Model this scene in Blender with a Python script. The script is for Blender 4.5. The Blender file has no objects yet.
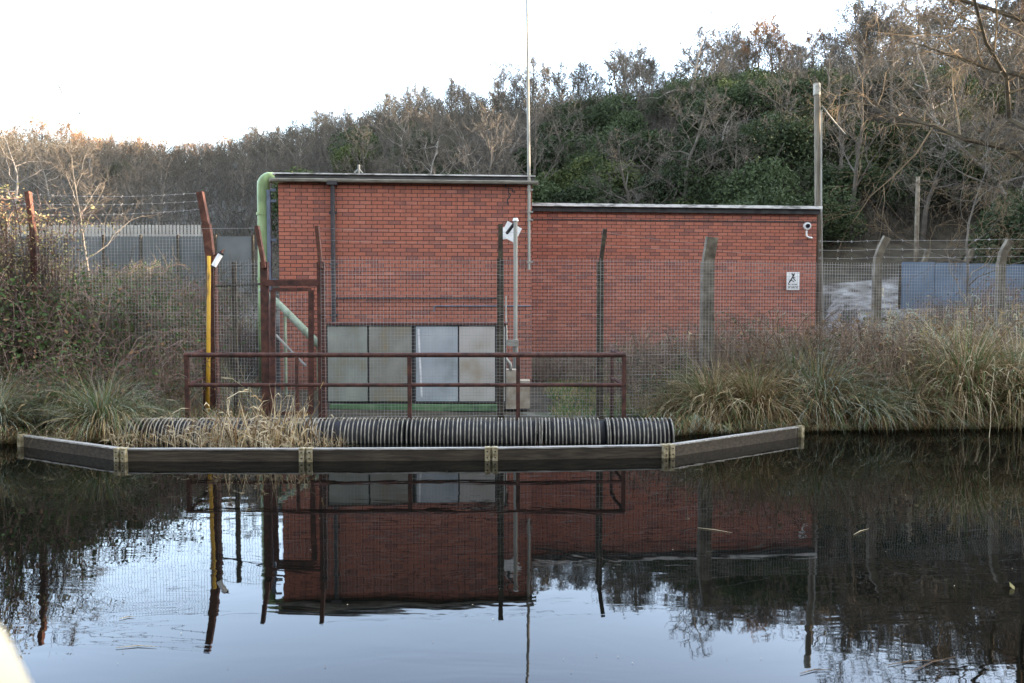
import bpy, math, random
from mathutils import Vector, Matrix, noise
rad = math.radians
SC = bpy.context.scene
COL = SC.collection
R = random.Random(11)

# ------------------------------------------------------------------ camera
TILT = 2.645; F = 790.0; CAMH = 1.8
cam = bpy.data.cameras.new('camera'); camo = bpy.data.objects.new('camera', cam); COL.objects.link(camo)
camo.location = (0, 0, CAMH); camo.rotation_euler = (rad(90-TILT), 0, 0)
cam.sensor_width = 36; cam.lens = 36*F/1024; cam.clip_start = .05; cam.clip_end = 3000
cam.dof.use_dof = True; cam.dof.focus_distance = 13.5; cam.dof.aperture_fstop = 4.5
SC.camera = camo

# ------------------------------------------------------------------ sky and sun
SUN_EL, SUN_AZ = 11.0, 83.5
w = bpy.data.worlds.new('World'); SC.world = w; w.use_nodes = True
nt = w.node_tree; bg = nt.nodes['Background']
sky = nt.nodes.new('ShaderNodeTexSky'); sky.sky_type = 'NISHITA'; sky.sun_disc = False
sky.sun_elevation = rad(SUN_EL); sky.sun_rotation = rad(SUN_AZ); sky.dust_density = 1.2; sky.air_density = 1.0
hs = nt.nodes.new('ShaderNodeHueSaturation'); hs.inputs['Saturation'].default_value = 1.0
nt.links.new(sky.outputs[0], hs.inputs['Color']); nt.links.new(hs.outputs[0], bg.inputs[0])
bg.inputs[1].default_value = .15
wtc = nt.nodes.new('ShaderNodeTexCoord'); wsp = nt.nodes.new('ShaderNodeSeparateXYZ'); nt.links.new(wtc.outputs['Generated'], wsp.inputs[0])
for sock, lo, hi in (('Saturation', .35, .82), ('Value', 1.0, 2.1), ('Hue', .5, .511)):
    wm_ = nt.nodes.new('ShaderNodeMapRange'); wm_.interpolation_type = 'SMOOTHSTEP'
    wm_.inputs[1].default_value = -.5; wm_.inputs[2].default_value = .6; wm_.inputs[3].default_value = lo; wm_.inputs[4].default_value = hi
    nt.links.new(wsp.outputs[1], wm_.inputs[0]); nt.links.new(wm_.outputs[0], hs.inputs[sock])
sl = bpy.data.lights.new('sun', 'SUN'); sl.energy = 4.0; sl.angle = rad(.6); sl.color = (1, .74, .5)
so = bpy.data.objects.new('sun', sl); COL.objects.link(so)
sd = Vector((math.sin(rad(SUN_AZ))*math.cos(rad(SUN_EL)), math.cos(rad(SUN_AZ))*math.cos(rad(SUN_EL)), math.sin(rad(SUN_EL))))
so.rotation_euler = sd.to_track_quat('Z', 'Y').to_euler()
vs = SC.view_settings; vs.view_transform = 'Standard'; vs.look = 'None'; vs.gamma = 1; vs.exposure = 2.95

CT, ST = math.cos(rad(TILT)), math.sin(rad(TILT))
def W(px, py, Y):
    """point seen at pixel (px, py) at world depth Y"""
    dx = (px-512)/F; dy = (341.5-py)/F
    d = Vector((dx, CT+dy*ST, -ST+dy*CT)); s = Y/d.y
    return Vector((dx*s, Y, CAMH+d.z*s))

# ------------------------------------------------------------------ materials
def ramp(nt, stops):
    r = nt.nodes.new('ShaderNodeValToRGB'); e = r.color_ramp.elements
    while len(e) < len(stops): e.new(.5)
    for k, (p, c) in enumerate(stops): e[k].position = p; e[k].color = (*c, 1)
    return r
def mat(name, stops, scale=6, rough=.8, detail=6, metal=0, bump=0, bscale=30, spec=.3, stretch=(1, 1, 1), transl=0, rnd=0):
    """noise driven colour; stops = [(pos, rgb)..] or one rgb"""
    m = bpy.data.materials.new(name); m.use_nodes = True; n = m.node_tree; b = n.nodes['Principled BSDF']
    b.inputs['Roughness'].default_value = rough; b.inputs['Metallic'].default_value = metal
    b.inputs['Specular IOR Level'].default_value = spec
    tc = n.nodes.new('ShaderNodeTexCoord'); mp = n.nodes.new('ShaderNodeMapping'); mp.inputs['Scale'].default_value = stretch
    n.links.new(tc.outputs['Object'], mp.inputs[0])
    if not isinstance(stops[0], (int, float)):
        ns = n.nodes.new('ShaderNodeTexNoise'); ns.inputs['Scale'].default_value = scale; ns.inputs['Detail'].default_value = detail
        n.links.new(mp.outputs[0], ns.inputs['Vector'])
        r = ramp(n, stops); n.links.new(ns.outputs['Fac'], r.inputs[0]); out = r.outputs[0]
        if rnd:
            oi = n.nodes.new('ShaderNodeObjectInfo'); h = n.nodes.new('ShaderNodeHueSaturation'); mr = n.nodes.new('ShaderNodeMapRange')
            mr.inputs[3].default_value = 1-rnd; mr.inputs[4].default_value = 1+rnd
            n.links.new(oi.outputs['Random'], mr.inputs[0]); n.links.new(mr.outputs[0], h.inputs['Value']); n.links.new(out, h.inputs['Color']); out = h.outputs[0]
        n.links.new(out, b.inputs['Base Color'])
    else:
        b.inputs['Base Color'].default_value = (*stops, 1)
    if bump:
        n2 = n.nodes.new('ShaderNodeTexNoise'); n2.inputs['Scale'].default_value = bscale; n2.inputs['Detail'].default_value = 5
        n.links.new(mp.outputs[0], n2.inputs['Vector'])
        bu = n.nodes.new('ShaderNodeBump'); bu.inputs['Strength'].default_value = bump; bu.inputs['Distance'].default_value = .02
        n.links.new(n2.outputs['Fac'], bu.inputs['Height']); n.links.new(bu.outputs[0], b.inputs['Normal'])
    if transl:
        tr = n.nodes.new('ShaderNodeBsdfTranslucent'); mx = n.nodes.new('ShaderNodeMixShader'); mx.inputs[0].default_value = transl
        src = b.inputs['Base Color']
        if src.is_linked: n.links.new(src.links[0].from_socket, tr.inputs[0])
        else: tr.inputs[0].default_value = src.default_value
        n.links.new(b.outputs[0], mx.inputs[1]); n.links.new(tr.outputs[0], mx.inputs[2])
        n.links.new(mx.outputs[0], n.nodes['Material Output'].inputs[0])
    return m

def brick_mat(name):
    m = bpy.data.materials.new(name); m.use_nodes = True; n = m.node_tree; b = n.nodes['Principled BSDF']
    L = n.links.new
    b.inputs['Roughness'].default_value = .85; b.inputs['Specular IOR Level'].default_value = .2
    tc = n.nodes.new('ShaderNodeTexCoord'); sp = n.nodes.new('ShaderNodeSeparateXYZ'); L(tc.outputs['Object'], sp.inputs[0])
    ad = n.nodes.new('ShaderNodeMath'); ad.operation = 'ADD'; L(sp.outputs[0], ad.inputs[0]); L(sp.outputs[1], ad.inputs[1])
    cb = n.nodes.new('ShaderNodeCombineXYZ'); L(ad.outputs[0], cb.inputs[0]); L(sp.outputs[2], cb.inputs[1])
    # slight wobble so that courses are not ruler straight
    wn = n.nodes.new('ShaderNodeTexNoise'); wn.inputs['Scale'].default_value = 9; L(cb.outputs[0], wn.inputs['Vector'])
    wm = n.nodes.new('ShaderNodeVectorMath'); wm.operation = 'MULTIPLY_ADD'; wm.inputs[1].default_value = (.014, .01, 0)
    L(wn.outputs['Color'], wm.inputs[0]); L(cb.outputs[0], wm.inputs[2])
    bt = n.nodes.new('ShaderNodeTexBrick'); bt.offset = .5; bt.squash = 1
    bt.inputs['Scale'].default_value = 1; bt.inputs['Brick Width'].default_value = .225; bt.inputs['Row Height'].default_value = .077
    bt.inputs['Mortar Size'].default_value = .0075; bt.inputs['Mortar Smooth'].default_value = .35; bt.inputs['Bias'].default_value = -.1
    bt.inputs['Color1'].default_value = (0, 0, 0, 1); bt.inputs['Color2'].default_value = (1, 1, 1, 1); bt.inputs['Mortar'].default_value = (.5, .5, .5, 1)
    L(wm.outputs[0], bt.inputs['Vector'])
    r = ramp(n, [(0, (.24, .10, .08)), (.08, (.31, .115, .08)), (.45, (.38, .138, .093)), (.75, (.345, .12, .08)), (1, (.43, .185, .135))])
    L(bt.outputs['Color'], r.inputs[0])
    # purple-grey weathering in horizontal drifts
    mp = n.nodes.new('ShaderNodeMapping'); mp.inputs['Scale'].default_value = (1.1, 3.5, 1); L(cb.outputs[0], mp.inputs[0])
    n1 = n.nodes.new('ShaderNodeTexNoise'); n1.inputs['Scale'].default_value = 1.3; n1.inputs['Detail'].default_value = 9; n1.inputs['Roughness'].default_value = .68; L(mp.outputs[0], n1.inputs['Vector'])
    r1 = ramp(n, [(.5, (0, 0, 0)), (.72, (1, 1, 1))]); L(n1.outputs['Fac'], r1.inputs[0])
    mx = n.nodes.new('ShaderNodeMix'); mx.data_type = 'RGBA'; mx.inputs[7].default_value = (.15, .085, .09, 1)
    mu = n.nodes.new('ShaderNodeMath'); mu.operation = 'MULTIPLY'; mu.inputs[1].default_value = .42; L(r1.outputs[0], mu.inputs[0])
    L(mu.outputs[0], mx.inputs[0]); L(r.outputs[0], mx.inputs[6])
    n2 = n.nodes.new('ShaderNodeTexNoise'); n2.inputs['Scale'].default_value = 35; n2.inputs['Detail'].default_value = 4; L(cb.outputs[0], n2.inputs['Vector'])
    mr = n.nodes.new('ShaderNodeMapRange'); mr.inputs[3].default_value = .68; mr.inputs[4].default_value = 1.32; L(n2.outputs['Fac'], mr.inputs[0])
    vm = n.nodes.new('ShaderNodeVectorMath'); vm.operation = 'SCALE'; L(mx.outputs[2], vm.inputs[0]); L(mr.outputs[0], vm.inputs[3])
    m3 = n.nodes.new('ShaderNodeMix'); m3.data_type = 'RGBA'; m3.inputs[7].default_value = (.045, .032, .032, 1)
    L(bt.outputs['Fac'], m3.inputs[0]); L(vm.outputs[0], m3.inputs[6])
    # green-grey damp staining near the foot of the wall
    zr = n.nodes.new('ShaderNodeMapRange'); zr.inputs[1].default_value = .3; zr.inputs[2].default_value = 1.7; zr.inputs[3].default_value = .75; zr.inputs[4].default_value = 0; L(sp.outputs[2], zr.inputs[0])
    n4 = n.nodes.new('ShaderNodeTexNoise'); n4.inputs['Scale'].default_value = 2.2; n4.inputs['Detail'].default_value = 8; L(cb.outputs[0], n4.inputs['Vector'])
    z2 = n.nodes.new('ShaderNodeMath'); z2.operation = 'MULTIPLY'; L(zr.outputs[0], z2.inputs[0]); L(n4.outputs['Fac'], z2.inputs[1])
    m4 = n.nodes.new('ShaderNodeMix'); m4.data_type = 'RGBA'; m4.inputs[7].default_value = (.12, .1, .085, 1); L(z2.outputs[0], m4.inputs[0]); L(m3.outputs[2], m4.inputs[6])
    # dark water streaks hanging from the roof edge and pale salts
    s1 = n.nodes.new('ShaderNodeMapping'); s1.inputs['Scale'].default_value = (5, .35, 1); L(cb.outputs[0], s1.inputs[0])
    s2 = n.nodes.new('ShaderNodeTexNoise'); s2.inputs['Scale'].default_value = 1.6; s2.inputs['Detail'].default_value = 6; L(s1.outputs[0], s2.inputs['Vector'])
    s3 = ramp(n, [(.5, (0, 0, 0)), (.68, (.5, .5, .5))]); L(s2.outputs['Fac'], s3.inputs[0])
    s4 = n.nodes.new('ShaderNodeMapRange'); s4.inputs[1].default_value = 2.6; s4.inputs[2].default_value = 4.3; L(sp.outputs[2], s4.inputs[0])
    s5 = n.nodes.new('ShaderNodeMath'); s5.operation = 'MULTIPLY'; L(s3.outputs[0], s5.inputs[0]); L(s4.outputs[0], s5.inputs[1])
    m5 = n.nodes.new('ShaderNodeMix'); m5.data_type = 'RGBA'; m5.inputs[7].default_value = (.09, .055, .05, 1); L(s5.outputs[0], m5.inputs[0]); L(m4.outputs[2], m5.inputs[6])
    s6 = n.nodes.new('ShaderNodeTexNoise'); s6.inputs['Scale'].default_value = 3.3; s6.inputs['Detail'].default_value = 10; s6.inputs['Roughness'].default_value = .7; L(cb.outputs[0], s6.inputs['Vector'])
    s7 = ramp(n, [(.64, (0, 0, 0)), (.8, (.55, .55, .55))]); L(s6.outputs['Fac'], s7.inputs[0])
    m6 = n.nodes.new('ShaderNodeMix'); m6.data_type = 'RGBA'; m6.inputs[7].default_value = (.42, .3, .26, 1); L(s7.outputs[0], m6.inputs[0]); L(m5.outputs[2], m6.inputs[6])
    L(m6.outputs[2], b.inputs['Base Color'])
    bu = n.nodes.new('ShaderNodeBump'); bu.inputs['Strength'].default_value = .5; bu.inputs['Distance'].default_value = .008; bu.invert = True
    L(bt.outputs['Fac'], bu.inputs['Height']); L(bu.outputs[0], b.inputs['Normal'])
    return m

def water_mat():
    m = bpy.data.materials.new('water'); m.use_nodes = True; n = m.node_tree; b = n.nodes['Principled BSDF']; L = n.links.new
    b.inputs['Base Color'].default_value = (.002, .0023, .0018, 1); b.inputs['Roughness'].default_value = .015; b.inputs['IOR'].default_value = 1.33
    tc = n.nodes.new('ShaderNodeTexCoord'); mp = n.nodes.new('ShaderNodeMapping'); mp.inputs['Scale'].default_value = (.6, 1.6, 1); L(tc.outputs['Object'], mp.inputs[0])
    a = n.nodes.new('ShaderNodeTexNoise'); a.inputs['Scale'].default_value = 1.6; a.inputs['Detail'].default_value = 3; a.inputs['Distortion'].default_value = .6; L(mp.outputs[0], a.inputs['Vector'])
    # ripples come and go in patches
    p = n.nodes.new('ShaderNodeTexNoise'); p.inputs['Scale'].default_value = .5; L(tc.outputs['Object'], p.inputs['Vector'])
    mr = n.nodes.new('ShaderNodeMapRange'); mr.inputs[1].default_value = .4; mr.inputs[2].default_value = .65; mr.inputs[3].default_value = .25; mr.inputs[4].default_value = 1; L(p.outputs['Fac'], mr.inputs[0])
    c = n.nodes.new('ShaderNodeMath'); c.operation = 'MULTIPLY'; L(a.outputs['Fac'], c.inputs[0]); L(mr.outputs[0], c.inputs[1])
    bu = n.nodes.new('ShaderNodeBump'); bu.inputs['Strength'].default_value = .45; bu.inputs['Distance'].default_value = .007
    L(c.outputs[0], bu.inputs['Height']); L(bu.outputs[0], b.inputs['Normal'])
    return m

M = {}
M['brick'] = brick_mat('red_brick')
M['water'] = water_mat()
M['ground'] = mat('leaf_litter_ground', [(.3, (.022, .018, .012)), (.5, (.042, .036, .024)), (.7, (.065, .056, .038))], 2.5, .95, 10, bump=.8, bscale=12)
M['concrete'] = mat('weathered_concrete', [(.3, (.075, .062, .045)), (.55, (.15, .13, .098)), (.75, (.23, .205, .16))], 7, .9, 8, bump=.4)
M['mossy_concrete'] = mat('mossy_concrete', [(.35, (.05, .06, .03)), (.55, (.1, .1, .075)), (.75, (.17, .16, .13))], 5, .95, 8, bump=.5)
M['pale_concrete'] = mat('pale_block', [(.3, (.25, .2, .14)), (.6, (.42, .37, .3)), (.8, (.5, .46, .4))], 6, .9, 7, bump=.3)
M['rust'] = mat('rusty_red_paint', [(.3, (.03, .018, .014)), (.5, (.066, .029, .023)), (.68, (.10, .042, .03)), (.8, (.14, .075, .05))], 11, .8, 8, bump=.4, bscale=60)
M['rust_bright'] = mat('orange_rust', [(.3, (.05, .023, .017)), (.55, (.11, .045, .03)), (.75, (.18, .085, .055))], 9, .8, 8, bump=.4, bscale=60)
M['dark_steel'] = mat('dark_mossy_steel', [(.3, (.03, .022, .018)), (.55, (.06, .05, .035)), (.75, (.09, .085, .05))], 12, .85, 7)
M['galv'] = mat('galvanised_wire', [(.3, (.2, .2, .2)), (.7, (.42, .42, .42))], 3, .6, 4, metal=.2)
M['grey_pipe'] = mat('grey_painted_pole', [(.3, (.2, .2, .18)), (.7, (.32, .32, .29))], 5, .6, 5, stretch=(1, 1, .3))
M['white'] = mat('white_plastic', [(.3, (.62, .63, .65)), (.7, (.8, .8, .8))], 8, .5, 4)
M['black'] = mat('black_plastic', (.015, .015, .017), rough=.6)
M['iron'] = mat('black_iron_pipe', [(.3, (.025, .025, .03)), (.7, (.055, .05, .055))], 8, .6)
M['green_paint'] = mat('green_paint', [(.3, (.13, .19, .09)), (.5, (.24, .34, .16)), (.75, (.33, .42, .23))], 4, .5, 7, stretch=(1, 1, .5))
M['green_dark'] = mat('green_beam_paint', [(.3, (.05, .10, .05)), (.55, (.1, .2, .09)), (.8, (.2, .27, .17))], 6, .6, 7)
M['blue_steel'] = mat('blue_grey_steel', [(.3, (.09, .12, .17)), (.7, (.17, .21, .28))], 5, .6)
M['yellow'] = mat('yellow_paint', [(.3, (.16, .09, .03)), (.45, (.5, .29, .03)), (.8, (.62, .38, .05))], 9, .6, 8, stretch=(1, 1, .4))
M['fascia'] = mat('dark_fascia', [(.3, (.02, .02, .022)), (.7, (.06, .06, .06))], 6, .8)
M['flashing'] = mat('pale_lead_flashing', [(.35, (.2, .2, .19)), (.48, (.5, .5, .5)), (.7, (.68, .68, .67))], 5, .7, 8, stretch=(1, 1, 3))
M['gutter'] = mat('grey_gutter', [(.3, (.2, .19, .16)), (.6, (.36, .35, .31)), (.8, (.42, .42, .38))], 5, .7, 7, stretch=(1, 4, 4))
M['roof'] = mat('roof_felt', [(.3, (.04, .04, .045)), (.7, (.1, .1, .1))], 3, .9)
def door_mat(name, a, b_, c):
    return mat(name, [(.32, c), (.48, a), (.72, b_)], 2.6, .65, 8, stretch=(1, 1, .8))
M['door_grey'] = door_mat('grey_panel', (.25, .27, .24), (.34, .36, .32), (.23, .21, .14))
M['door_tan'] = door_mat('grey_tan_panel', (.22, .22, .19), (.31, .31, .27), (.26, .2, .11))
M['door_blue'] = door_mat('pale_blue_panel', (.34, .38, .42), (.44, .48, .51), (.26, .29, .29))
M['door_white'] = door_mat('off_white_panel', (.42, .4, .37), (.5, .48, .46), (.35, .3, .23))
M['wood'] = mat('wet_timber', [(.3, (.02, .016, .011)), (.5, (.045, .035, .024)), (.75, (.08, .065, .045))], 6, .7, 8, stretch=(.5, 6, 6), bump=.4)
M['wood_sheen'] = mat('sky_sheen_timber', [(.3, (.13, .12, .11)), (.5, (.28, .27, .25)), (.7, (.46, .45, .43))], 8, .35, 8, stretch=(.6, 6, 6))  # pale tone paints the sky's sheen on the plank tops
M['bracket'] = mat('pale_lichen_metal', [(.3, (.10, .08, .04)), (.5, (.26, .22, .13)), (.75, (.42, .39, .3))], 20, .7, 8)
M['rib'] = mat('grey_ribs', [(.3, (.08, .073, .058)), (.5, (.19, .178, .15)), (.75, (.31, .295, .26))], 9, .7, 6)
M['pole_wood'] = mat('grey_pole_timber', [(.3, (.07, .06, .045)), (.6, (.15, .13, .10)), (.8, (.22, .2, .16))], 8, .9, 8, stretch=(3, 3, .3), bump=.5)
M['bark'] = mat('winter_bark', [(.3, (.06, .054, .045)), (.7, (.135, .122, .105))], 3, .95, 6, rnd=.25)
M['twig'] = mat('winter_twigs', [(.3, (.062, .055, .046)), (.7, (.125, .112, .095))], .6, .95, 4, rnd=.3)
M['twig_suntint'] = mat('sun_tinted_twigs', [(.3, (.19, .11, .06)), (.7, (.32, .19, .11))], .6, .95, 4, rnd=.25)  # brighter, warmer twigs: low sunlight on the left crest put into the colour
M['bark_pale'] = mat('pale_birch_bark', [(.3, (.13, .12, .105)), (.7, (.27, .255, .235))], 4, .9, 6)
M['birch_dull'] = mat('dull_birch_bark', [(.3, (.09, .085, .075)), (.7, (.18, .17, .155))], 4, .9, 6)
M['grey_green'] = mat('faded_grey_green_paint', [(.3, (.12, .15, .11)), (.5, (.2, .25, .18)), (.75, (.3, .34, .28))], 7, .8, 8)
M['bark_mossy'] = mat('mossy_oak_bark', [(.3, (.035, .028, .02)), (.7, (.085, .068, .042))], 4, .95, 6, bump=.5)
M['twig_gold'] = mat('golden_brown_twigs', [(.3, (.10, .075, .045)), (.7, (.19, .14, .085))], 1, .95, 4)
M['evergreen'] = mat('evergreen_leaf', [(.3, (.024, .038, .016)), (.6, (.042, .06, .025)), (.8, (.062, .08, .036))], .9, .85, 5, transl=.15, rnd=.35)
M['evergreen_light'] = mat('lighter_evergreen_leaf', [(.3, (.045, .062, .02)), (.7, (.085, .105, .035))], 1, .85, 5, transl=.15, rnd=.2)
M['undergrowth'] = mat('brown_undergrowth', [(.3, (.035, .033, .026)), (.5, (.062, .056, .045)), (.75, (.10, .09, .072))], .35, .95, 6)
M['leaf_olive'] = mat('bramble_leaf_olive', [(.3, (.04, .052, .018)), (.7, (.09, .10, .038))], 3, .7, 4, transl=.25)
M['leaf_green'] = mat('bramble_leaf_green', [(.3, (.035, .07, .02)), (.7, (.08, .13, .04))], 3, .7, 4, transl=.25)
M['leaf_brown'] = mat('dead_leaf_brown', [(.3, (.09, .055, .03)), (.7, (.2, .12, .07))], 3, .9, 4, transl=.2)
M['leaf_pale'] = mat('pale_yellow_leaf', [(.3, (.25, .22, .09)), (.7, (.42, .38, .2))], 3, .8, 4, transl=.35)
M['stem_purple'] = mat('bramble_stem', [(.3, (.09, .06, .05)), (.7, (.2, .14, .12))], 3, .9, 4)
M['brush_stem'] = mat('reddish_brush_stem', [(.3, (.085, .06, .045)), (.7, (.2, .145, .10))], 3, .9, 4)
M['blade_straw'] = mat('straw_blade', [(.3, (.24, .17, .08)), (.7, (.42, .32, .17))], 3, .8, 4, transl=.2)
M['blade_brown'] = mat('brown_blade', [(.3, (.12, .075, .035)), (.7, (.24, .15, .075))], 3, .85, 4, transl=.2)
M['blade_green'] = mat('green_blade', [(.3, (.07, .11, .035)), (.7, (.15, .2, .075))], 3, .7, 4, transl=.25)
M['blade_grey'] = mat('grey_green_blade', [(.3, (.2, .23, .16)), (.7, (.34, .37, .29))], 3, .6, 4, transl=.2)
M['blade_pale'] = mat('bleached_reed', [(.3, (.38, .31, .19)), (.7, (.58, .5, .34))], 3, .8, 4, transl=.2)
M['grass_bright'] = mat('bright_grass', [(.3, (.05, .10, .025)), (.7, (.10, .18, .045))], 3, .7, 4, transl=.25)
M['palisade'] = mat('pale_palisade', [(.3, (.3, .29, .26)), (.7, (.45, .44, .4))], 2, .7)
M['sheet_grey'] = mat('blue_grey_sheet', [(.3, (.08, .095, .1)), (.7, (.15, .165, .17))], .8, .6, 6)
M['sheet_blue'] = mat('faded_blue_sheet', [(.3, (.08, .115, .17)), (.6, (.13, .18, .25)), (.8, (.18, .22, .28))], .9, .5, 7)
M['gravel'] = mat('frosty_gravel', [(.35, (.05, .042, .035)), (.5, (.13, .122, .11)), (.68, (.26, .26, .25))], 2.2, .95, 10, bump=.5, bscale=25)
M['lens'] = mat('dark_glass', (.01, .01, .015), rough=.1, spec=.6)

# ------------------------------------------------------------------ mesh helpers
ORG = {}
class MB:
    def __init__(s): s.v = []; s.f = []; s.m = []
    def quad(s, a, b, c, d, mi=0):
        k = len(s.v); s.v += [a, b, c, d]; s.f.append((k, k+1, k+2, k+3)); s.m.append(mi)
    def box(s, c, size, rot=None, mi=0):
        c = Vector(c); hx, hy, hz = size[0]/2, size[1]/2, size[2]/2; k = len(s.v)
        for x, y, z in ((-1,-1,-1),(1,-1,-1),(1,1,-1),(-1,1,-1),(-1,-1,1),(1,-1,1),(1,1,1),(-1,1,1)):
            p = Vector((x*hx, y*hy, z*hz))
            if rot: p = rot @ p
            s.v.append(c+p)
        for f in ((0,3,2,1),(4,5,6,7),(0,1,5,4),(1,2,6,5),(2,3,7,6),(3,0,4,7)):
            s.f.append(tuple(k+i for i in f)); s.m.append(mi)
    def bar(s, a, b, wx, wy, mi=0, up=(0, 1, 0)):
        """box between two points, wx across, wy along 'up'"""
        a = Vector(a); b = Vector(b); d = b-a; L = d.length; z = d.normalized(); y = Vector(up)
        y = (y - z*y.dot(z)); y = y.normalized() if y.length > 1e-4 else z.orthogonal().normalized()
        x = y.cross(z); s.box((a+b)/2, (wx, wy, L), Matrix((x, y, z)).transposed(), mi)
    def tube(s, pts, radii, n=6, mi=0, cap=True):
        pts = [Vector(p) for p in pts]
        if isinstance(radii, (int, float)): radii = [radii]*len(pts)
        ref = None; k0 = len(s.v)
        for i, p in enumerate(pts):
            d = (pts[min(i+1, len(pts)-1)]-pts[max(i-1, 0)])
            d = d.normalized() if d.length > 1e-7 else Vector((0, 0, 1))
            if ref is None: ref = d.orthogonal().normalized()
            ref = ref-d*ref.dot(d); ref = ref.normalized() if ref.length > 1e-5 else d.orthogonal().normalized()
            q = d.cross(ref)
            for j in range(n):
                a = 2*math.pi*j/n; s.v.append(p+(ref*math.cos(a)+q*math.sin(a))*radii[i])
        for i in range(len(pts)-1):
            for j in range(n):
                a = k0+i*n+j; b = k0+i*n+(j+1) % n; s.f.append((a, b, b+n, a+n)); s.m.append(mi)
        if cap and n > 3:
            s.f.append(tuple(k0+j for j in reversed(range(n)))); s.m.append(mi)
            e = k0+(len(pts)-1)*n; s.f.append(tuple(e+j for j in range(n))); s.m.append(mi)
    def blade(s, pts, wd, side, mi=0):
        """ribbon along pts tapering to a tip"""
        n = len(pts); k = len(s.v)
        for i, p in enumerate(pts):
            h = wd*(1-(i/(n-1))**2)*.5+.0006
            s.v.append(p-side*h); s.v.append(p+side*h)
        for i in range(n-1):
            a = k+2*i; s.f.append((a, a+1, a+3, a+2)); s.m.append(mi)
    def leaf(s, p, sz, rr, mi=0):
        a = Vector((rr.gauss(0, 1), rr.gauss(0, 1), rr.gauss(0, 1))).normalized(); b = a.orthogonal().normalized()
        b.rotate(Matrix.Rotation(rr.random()*6.28, 3, a)); c = a.cross(b)
        k = len(s.v); s.v += [p-b*sz*.5, p+c*sz*.3, p+b*sz*.5, p-c*sz*.3]; s.f.append((k, k+1, k+2, k+3)); s.m.append(mi)
    def mesh(s, name, mats, off=Vector((0, 0, 0)), smooth=False):
        me = bpy.data.meshes.new(name)
        me.from_pydata([tuple(Vector(p)-off) for p in s.v], [], s.f)
        for mt in (mats if isinstance(mats, (list, tuple)) else [mats]): me.materials.append(M[mt])
        if any(s.m): me.polygons.foreach_set('material_index', s.m)
        if smooth: me.polygons.foreach_set('use_smooth', [True]*len(s.f))
        me.update(); return me
    def build(s, name, mats, parent=None, loc=None, local=False, smooth=False, label=None):
        off = Vector((0, 0, 0))
        if parent is not None and not local: off = ORG.get(parent.name, Vector((0, 0, 0)))
        elif loc is not None and not local: off = Vector(loc)
        o = bpy.data.objects.new(name, s.mesh(name, mats, off, smooth)); COL.objects.link(o)
        if parent is not None: o.parent = parent; ORG[o.name] = off.copy()
        elif loc is not None: o.location = loc; ORG[o.name] = Vector(loc)
        if label: o['label'] = label
        return o
def tag(o, label=None, cat=None, group=None, kind=None):
    if label: o['label'] = label
    if cat: o['category'] = cat
    if group: o['group'] = group
    if kind: o['kind'] = kind
    return o
def thing(name, label, cat, loc=(0, 0, 0), rz=0, group=None):
    o = bpy.data.objects.new(name, None); COL.objects.link(o); o.empty_display_size = .2
    o.location = loc; o.rotation_euler = (0, 0, rz); ORG[o.name] = Vector(loc)
    return tag(o, label, cat, group)
def copy_tree(o, parent=None):
    c = o.copy(); COL.objects.link(c); c.parent = parent
    for ch in o.children: copy_tree(ch, c)
    return c
def lerp(a, b, t): return a+(b-a)*t
def sstep(a, b, x):
    t = max(0, min(1, (x-a)/(b-a))); return t*t*(3-2*t)
def tab(t, x):
    if x <= t[0][0]: return t[0][1]
    for (a, va), (b, vb) in zip(t, t[1:]):
        if x <= b: return va+(vb-va)*(x-a)/(b-a)
    return t[-1][1]

# ------------------------------------------------------------------ terrain
def pxa(px): return math.degrees(math.atan((px-512)/F))
_rp = [(0,158),(50,160),(150,168),(200,168),(260,160),(330,140),(400,121),(450,113),(500,110),(560,106),(640,102),(700,96),(760,91),(850,89),(920,88),(1024,82)]
_rd = [(0,92),(200,90),(260,84),(380,72),(500,60),(700,53),(1024,50)]
RIDGE = []; RDIST = []
for px, py in _rp:
    Y = tab(_rd, px); p = W(px, py, Y); RIDGE.append((pxa(px), p.z)); RDIST.append((pxa(px), math.hypot(p.x, p.y)))
RIDGE = [(-180, 17), (-120, 17), (-90, 15), (-50, 15)]+RIDGE+[(45, 14), (55, 14.0), (75, 14.2), (90, 14.2), (110, 16), (180, 17)]  # unseen flanks raised to shade: sky blocked behind, low sun at the right
RDIST = [(-180, 36), (-120, 38), (-75, 75)]+RDIST+[(60, 55), (90, 50), (180, 36)]
def shore(x):
    return tab([(-30, 9.0), (-12, 9.6), (-7, 10.2), (-4.6, 10.35), (-4.2, 10.75), (2.0, 10.75), (2.6, 11.0), (5, 11.35), (9, 11.6), (14, 11.3), (30, 10.5)], x)
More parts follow.
